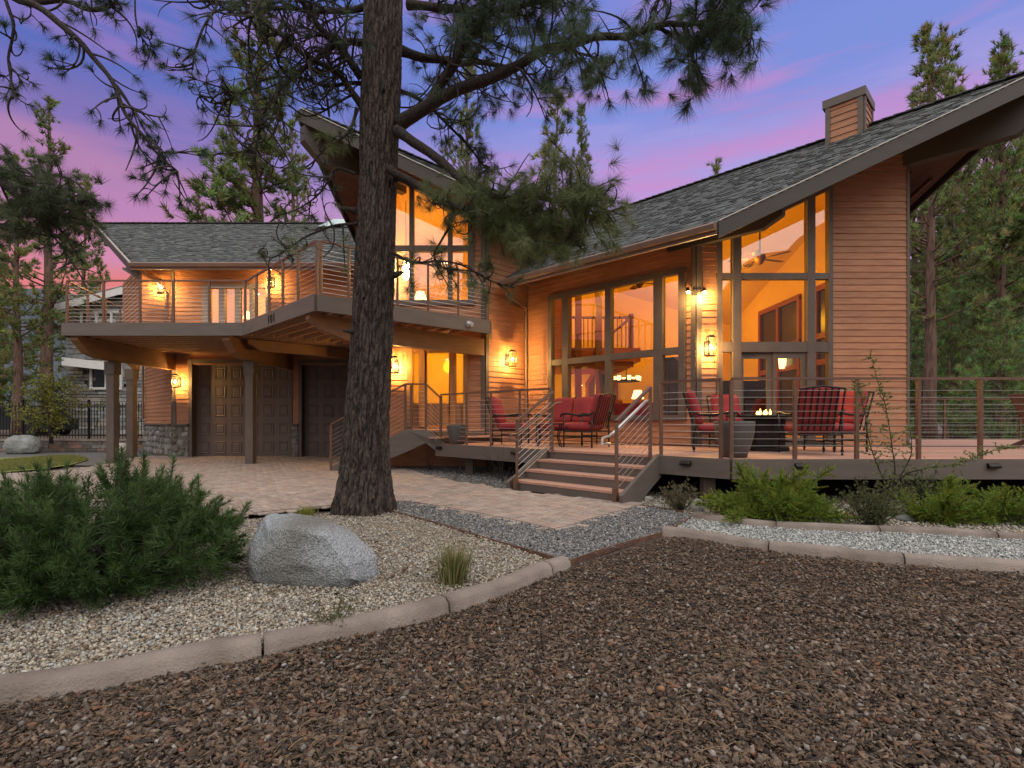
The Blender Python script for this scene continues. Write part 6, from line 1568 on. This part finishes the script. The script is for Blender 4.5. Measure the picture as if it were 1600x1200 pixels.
def grass(px, py, w, h, lab, seed, n, cols):
    global rng
    rng = np.random.default_rng(seed); g0 = G(px, py); s = g0.y / F; t = thing('grass_tuft', lab, 'grass', g0); mb = MB()
    for i in range(n):
        a = rng.uniform(0, 6.283); r_ = abs(rng.normal(0, .3)) * w * s * .6; b = V(r_ * math.cos(a), r_ * math.sin(a), 0); L = h * s * rng.uniform(.45, 1.1); ln = rng.uniform(.05, .55)
        d = V(math.cos(a) * ln, math.sin(a) * ln, 1).normalized(); c = cols[rng.integers(0, len(cols))]; g = rng.uniform(.7, 1.25); c = tuple(x * g for x in c)
        sd = V(-d.y, d.x, .01).normalized() * .0032; p1 = b + d * L * .55; p2 = b + d * L + V(math.cos(a), math.sin(a), -.4) * L * .16 * ln
        mb.add([b - sd, b + sd, p1 + sd * .8, p1 - sd * .8, p2], [(0, 1, 2, 3), (3, 2, 4)], c)
    mb.build('blades', M['leaf'], t, local=True)
grass(708, 912, 75, 68, 'tuft of green and straw coloured grass on the gravel right of the boulder', 71, 420, [(.15, .17, .05), (.22, .2, .08), (.30, .24, .12), (.10, .13, .04)])
grass(480, 808, 44, 20, 'low yellow green grass behind the boulder by the pine trunk', 72, 220, [(.24, .25, .04), (.18, .21, .04), (.3, .28, .07)])
# leafy sapling in front of the railing
rng = np.random.default_rng(81); Ys = 6.2
sp_ = thing('sapling', 'thin leafy sapling reaching above the railing in the right planting bed', 'sapling', (XY(1378, Ys), Ys, 0)); mb = MB(); parts = []
stems = [[(1380, 812), (1384, 760), (1372, 730), (1358, 690), (1352, 650), (1345, 620), (1340, 600)], [(1384, 800), (1398, 745), (1394, 700), (1388, 660), (1380, 620), (1370, 592), (1362, 560)],
         [(1384, 790), (1410, 745), (1450, 732), (1500, 725), (1530, 712), (1560, 702), (1590, 700)], [(1385, 780), (1420, 720), (1424, 690), (1421, 665)], [(1380, 805), (1420, 772), (1460, 760), (1500, 752)]]
for st in stems:
    pts = smooth_path([P(x, y, Ys + .12 * math.sin(x)) for x, y in st], 6); m = len(pts); mb.tube(pts, [.009 * (1 - .8 * i / m) for i in range(m)], 5)
    for i in range(3, m):
        for k in range(3 if st[0][1] > 785 else 2):
            if rng.random() < .3: continue
            d = Vector(rng.normal(size=3)); d.z = abs(d.z) * .4; d.normalize(); L = rng.uniform(.04, .20) * (1.1 - .5 * i / m); tp, e = bend(pts[i], d, L, 4, .2 * rng.normal(), .03); mb.tube(tp, [.003, .0026, .002, .0016, .001], 3)
            for q_ in tp[1:]: g = rng.uniform(.6, 1.4); parts.append(needles([q_], [e], 6, .030, (.2, 1.4), .012, [(.19 * g, .21 * g, .075 * g)], .4))
mb.build('stems', M['twig'], sp_, True); foliage('leaves', parts, sp_, 'leaf', local=False)
# small yellow-green tree before the iron fence
rng = np.random.default_rng(91); Yk = 18.0
yt = thing('small_tree', 'small airy tree with yellow green young leaves in front of the iron fence', 'tree', (XY(80, Yk), Yk, .35)); mb = MB(); parts = []
mb.tube([V(XY(80, Yk), Yk, .3), V(XY(78, Yk), Yk, 1.0), V(XY(72, Yk), Yk, 1.7), V(XY(66, Yk), Yk, 2.4)], [.06, .05, .04, .02], 7)
for i in range(85):
    z = rng.uniform(.7, 2.3); p = V(XY(77, Yk), Yk, z); a = rng.uniform(0, 6.283); d = V(math.cos(a), math.sin(a) * .7, rng.uniform(-.1, .9)).normalized(); L = rng.uniform(.5, 1.5) * (1.1 - abs(z - 1.3) * .4)
    tp, e = bend(p, d, L, 7, .13 * rng.normal(), .02); mb.tube(tp, [.012 * (1 - j / 9) for j in range(8)], 4)
    for q_ in tp[2:]:
        for _ in range(4): g = rng.uniform(.6, 1.3); parts.append(needles([q_ + Vector(rng.normal(0, .09, 3))], [Vector(rng.normal(size=3))], 6, .06, (.1, 1.5), .035, [(.24 * g, .24 * g, .05 * g)], .5))
mb.build('branches', M['twig'], yt, True); foliage('leaves', parts, yt, 'leaf', local=False)
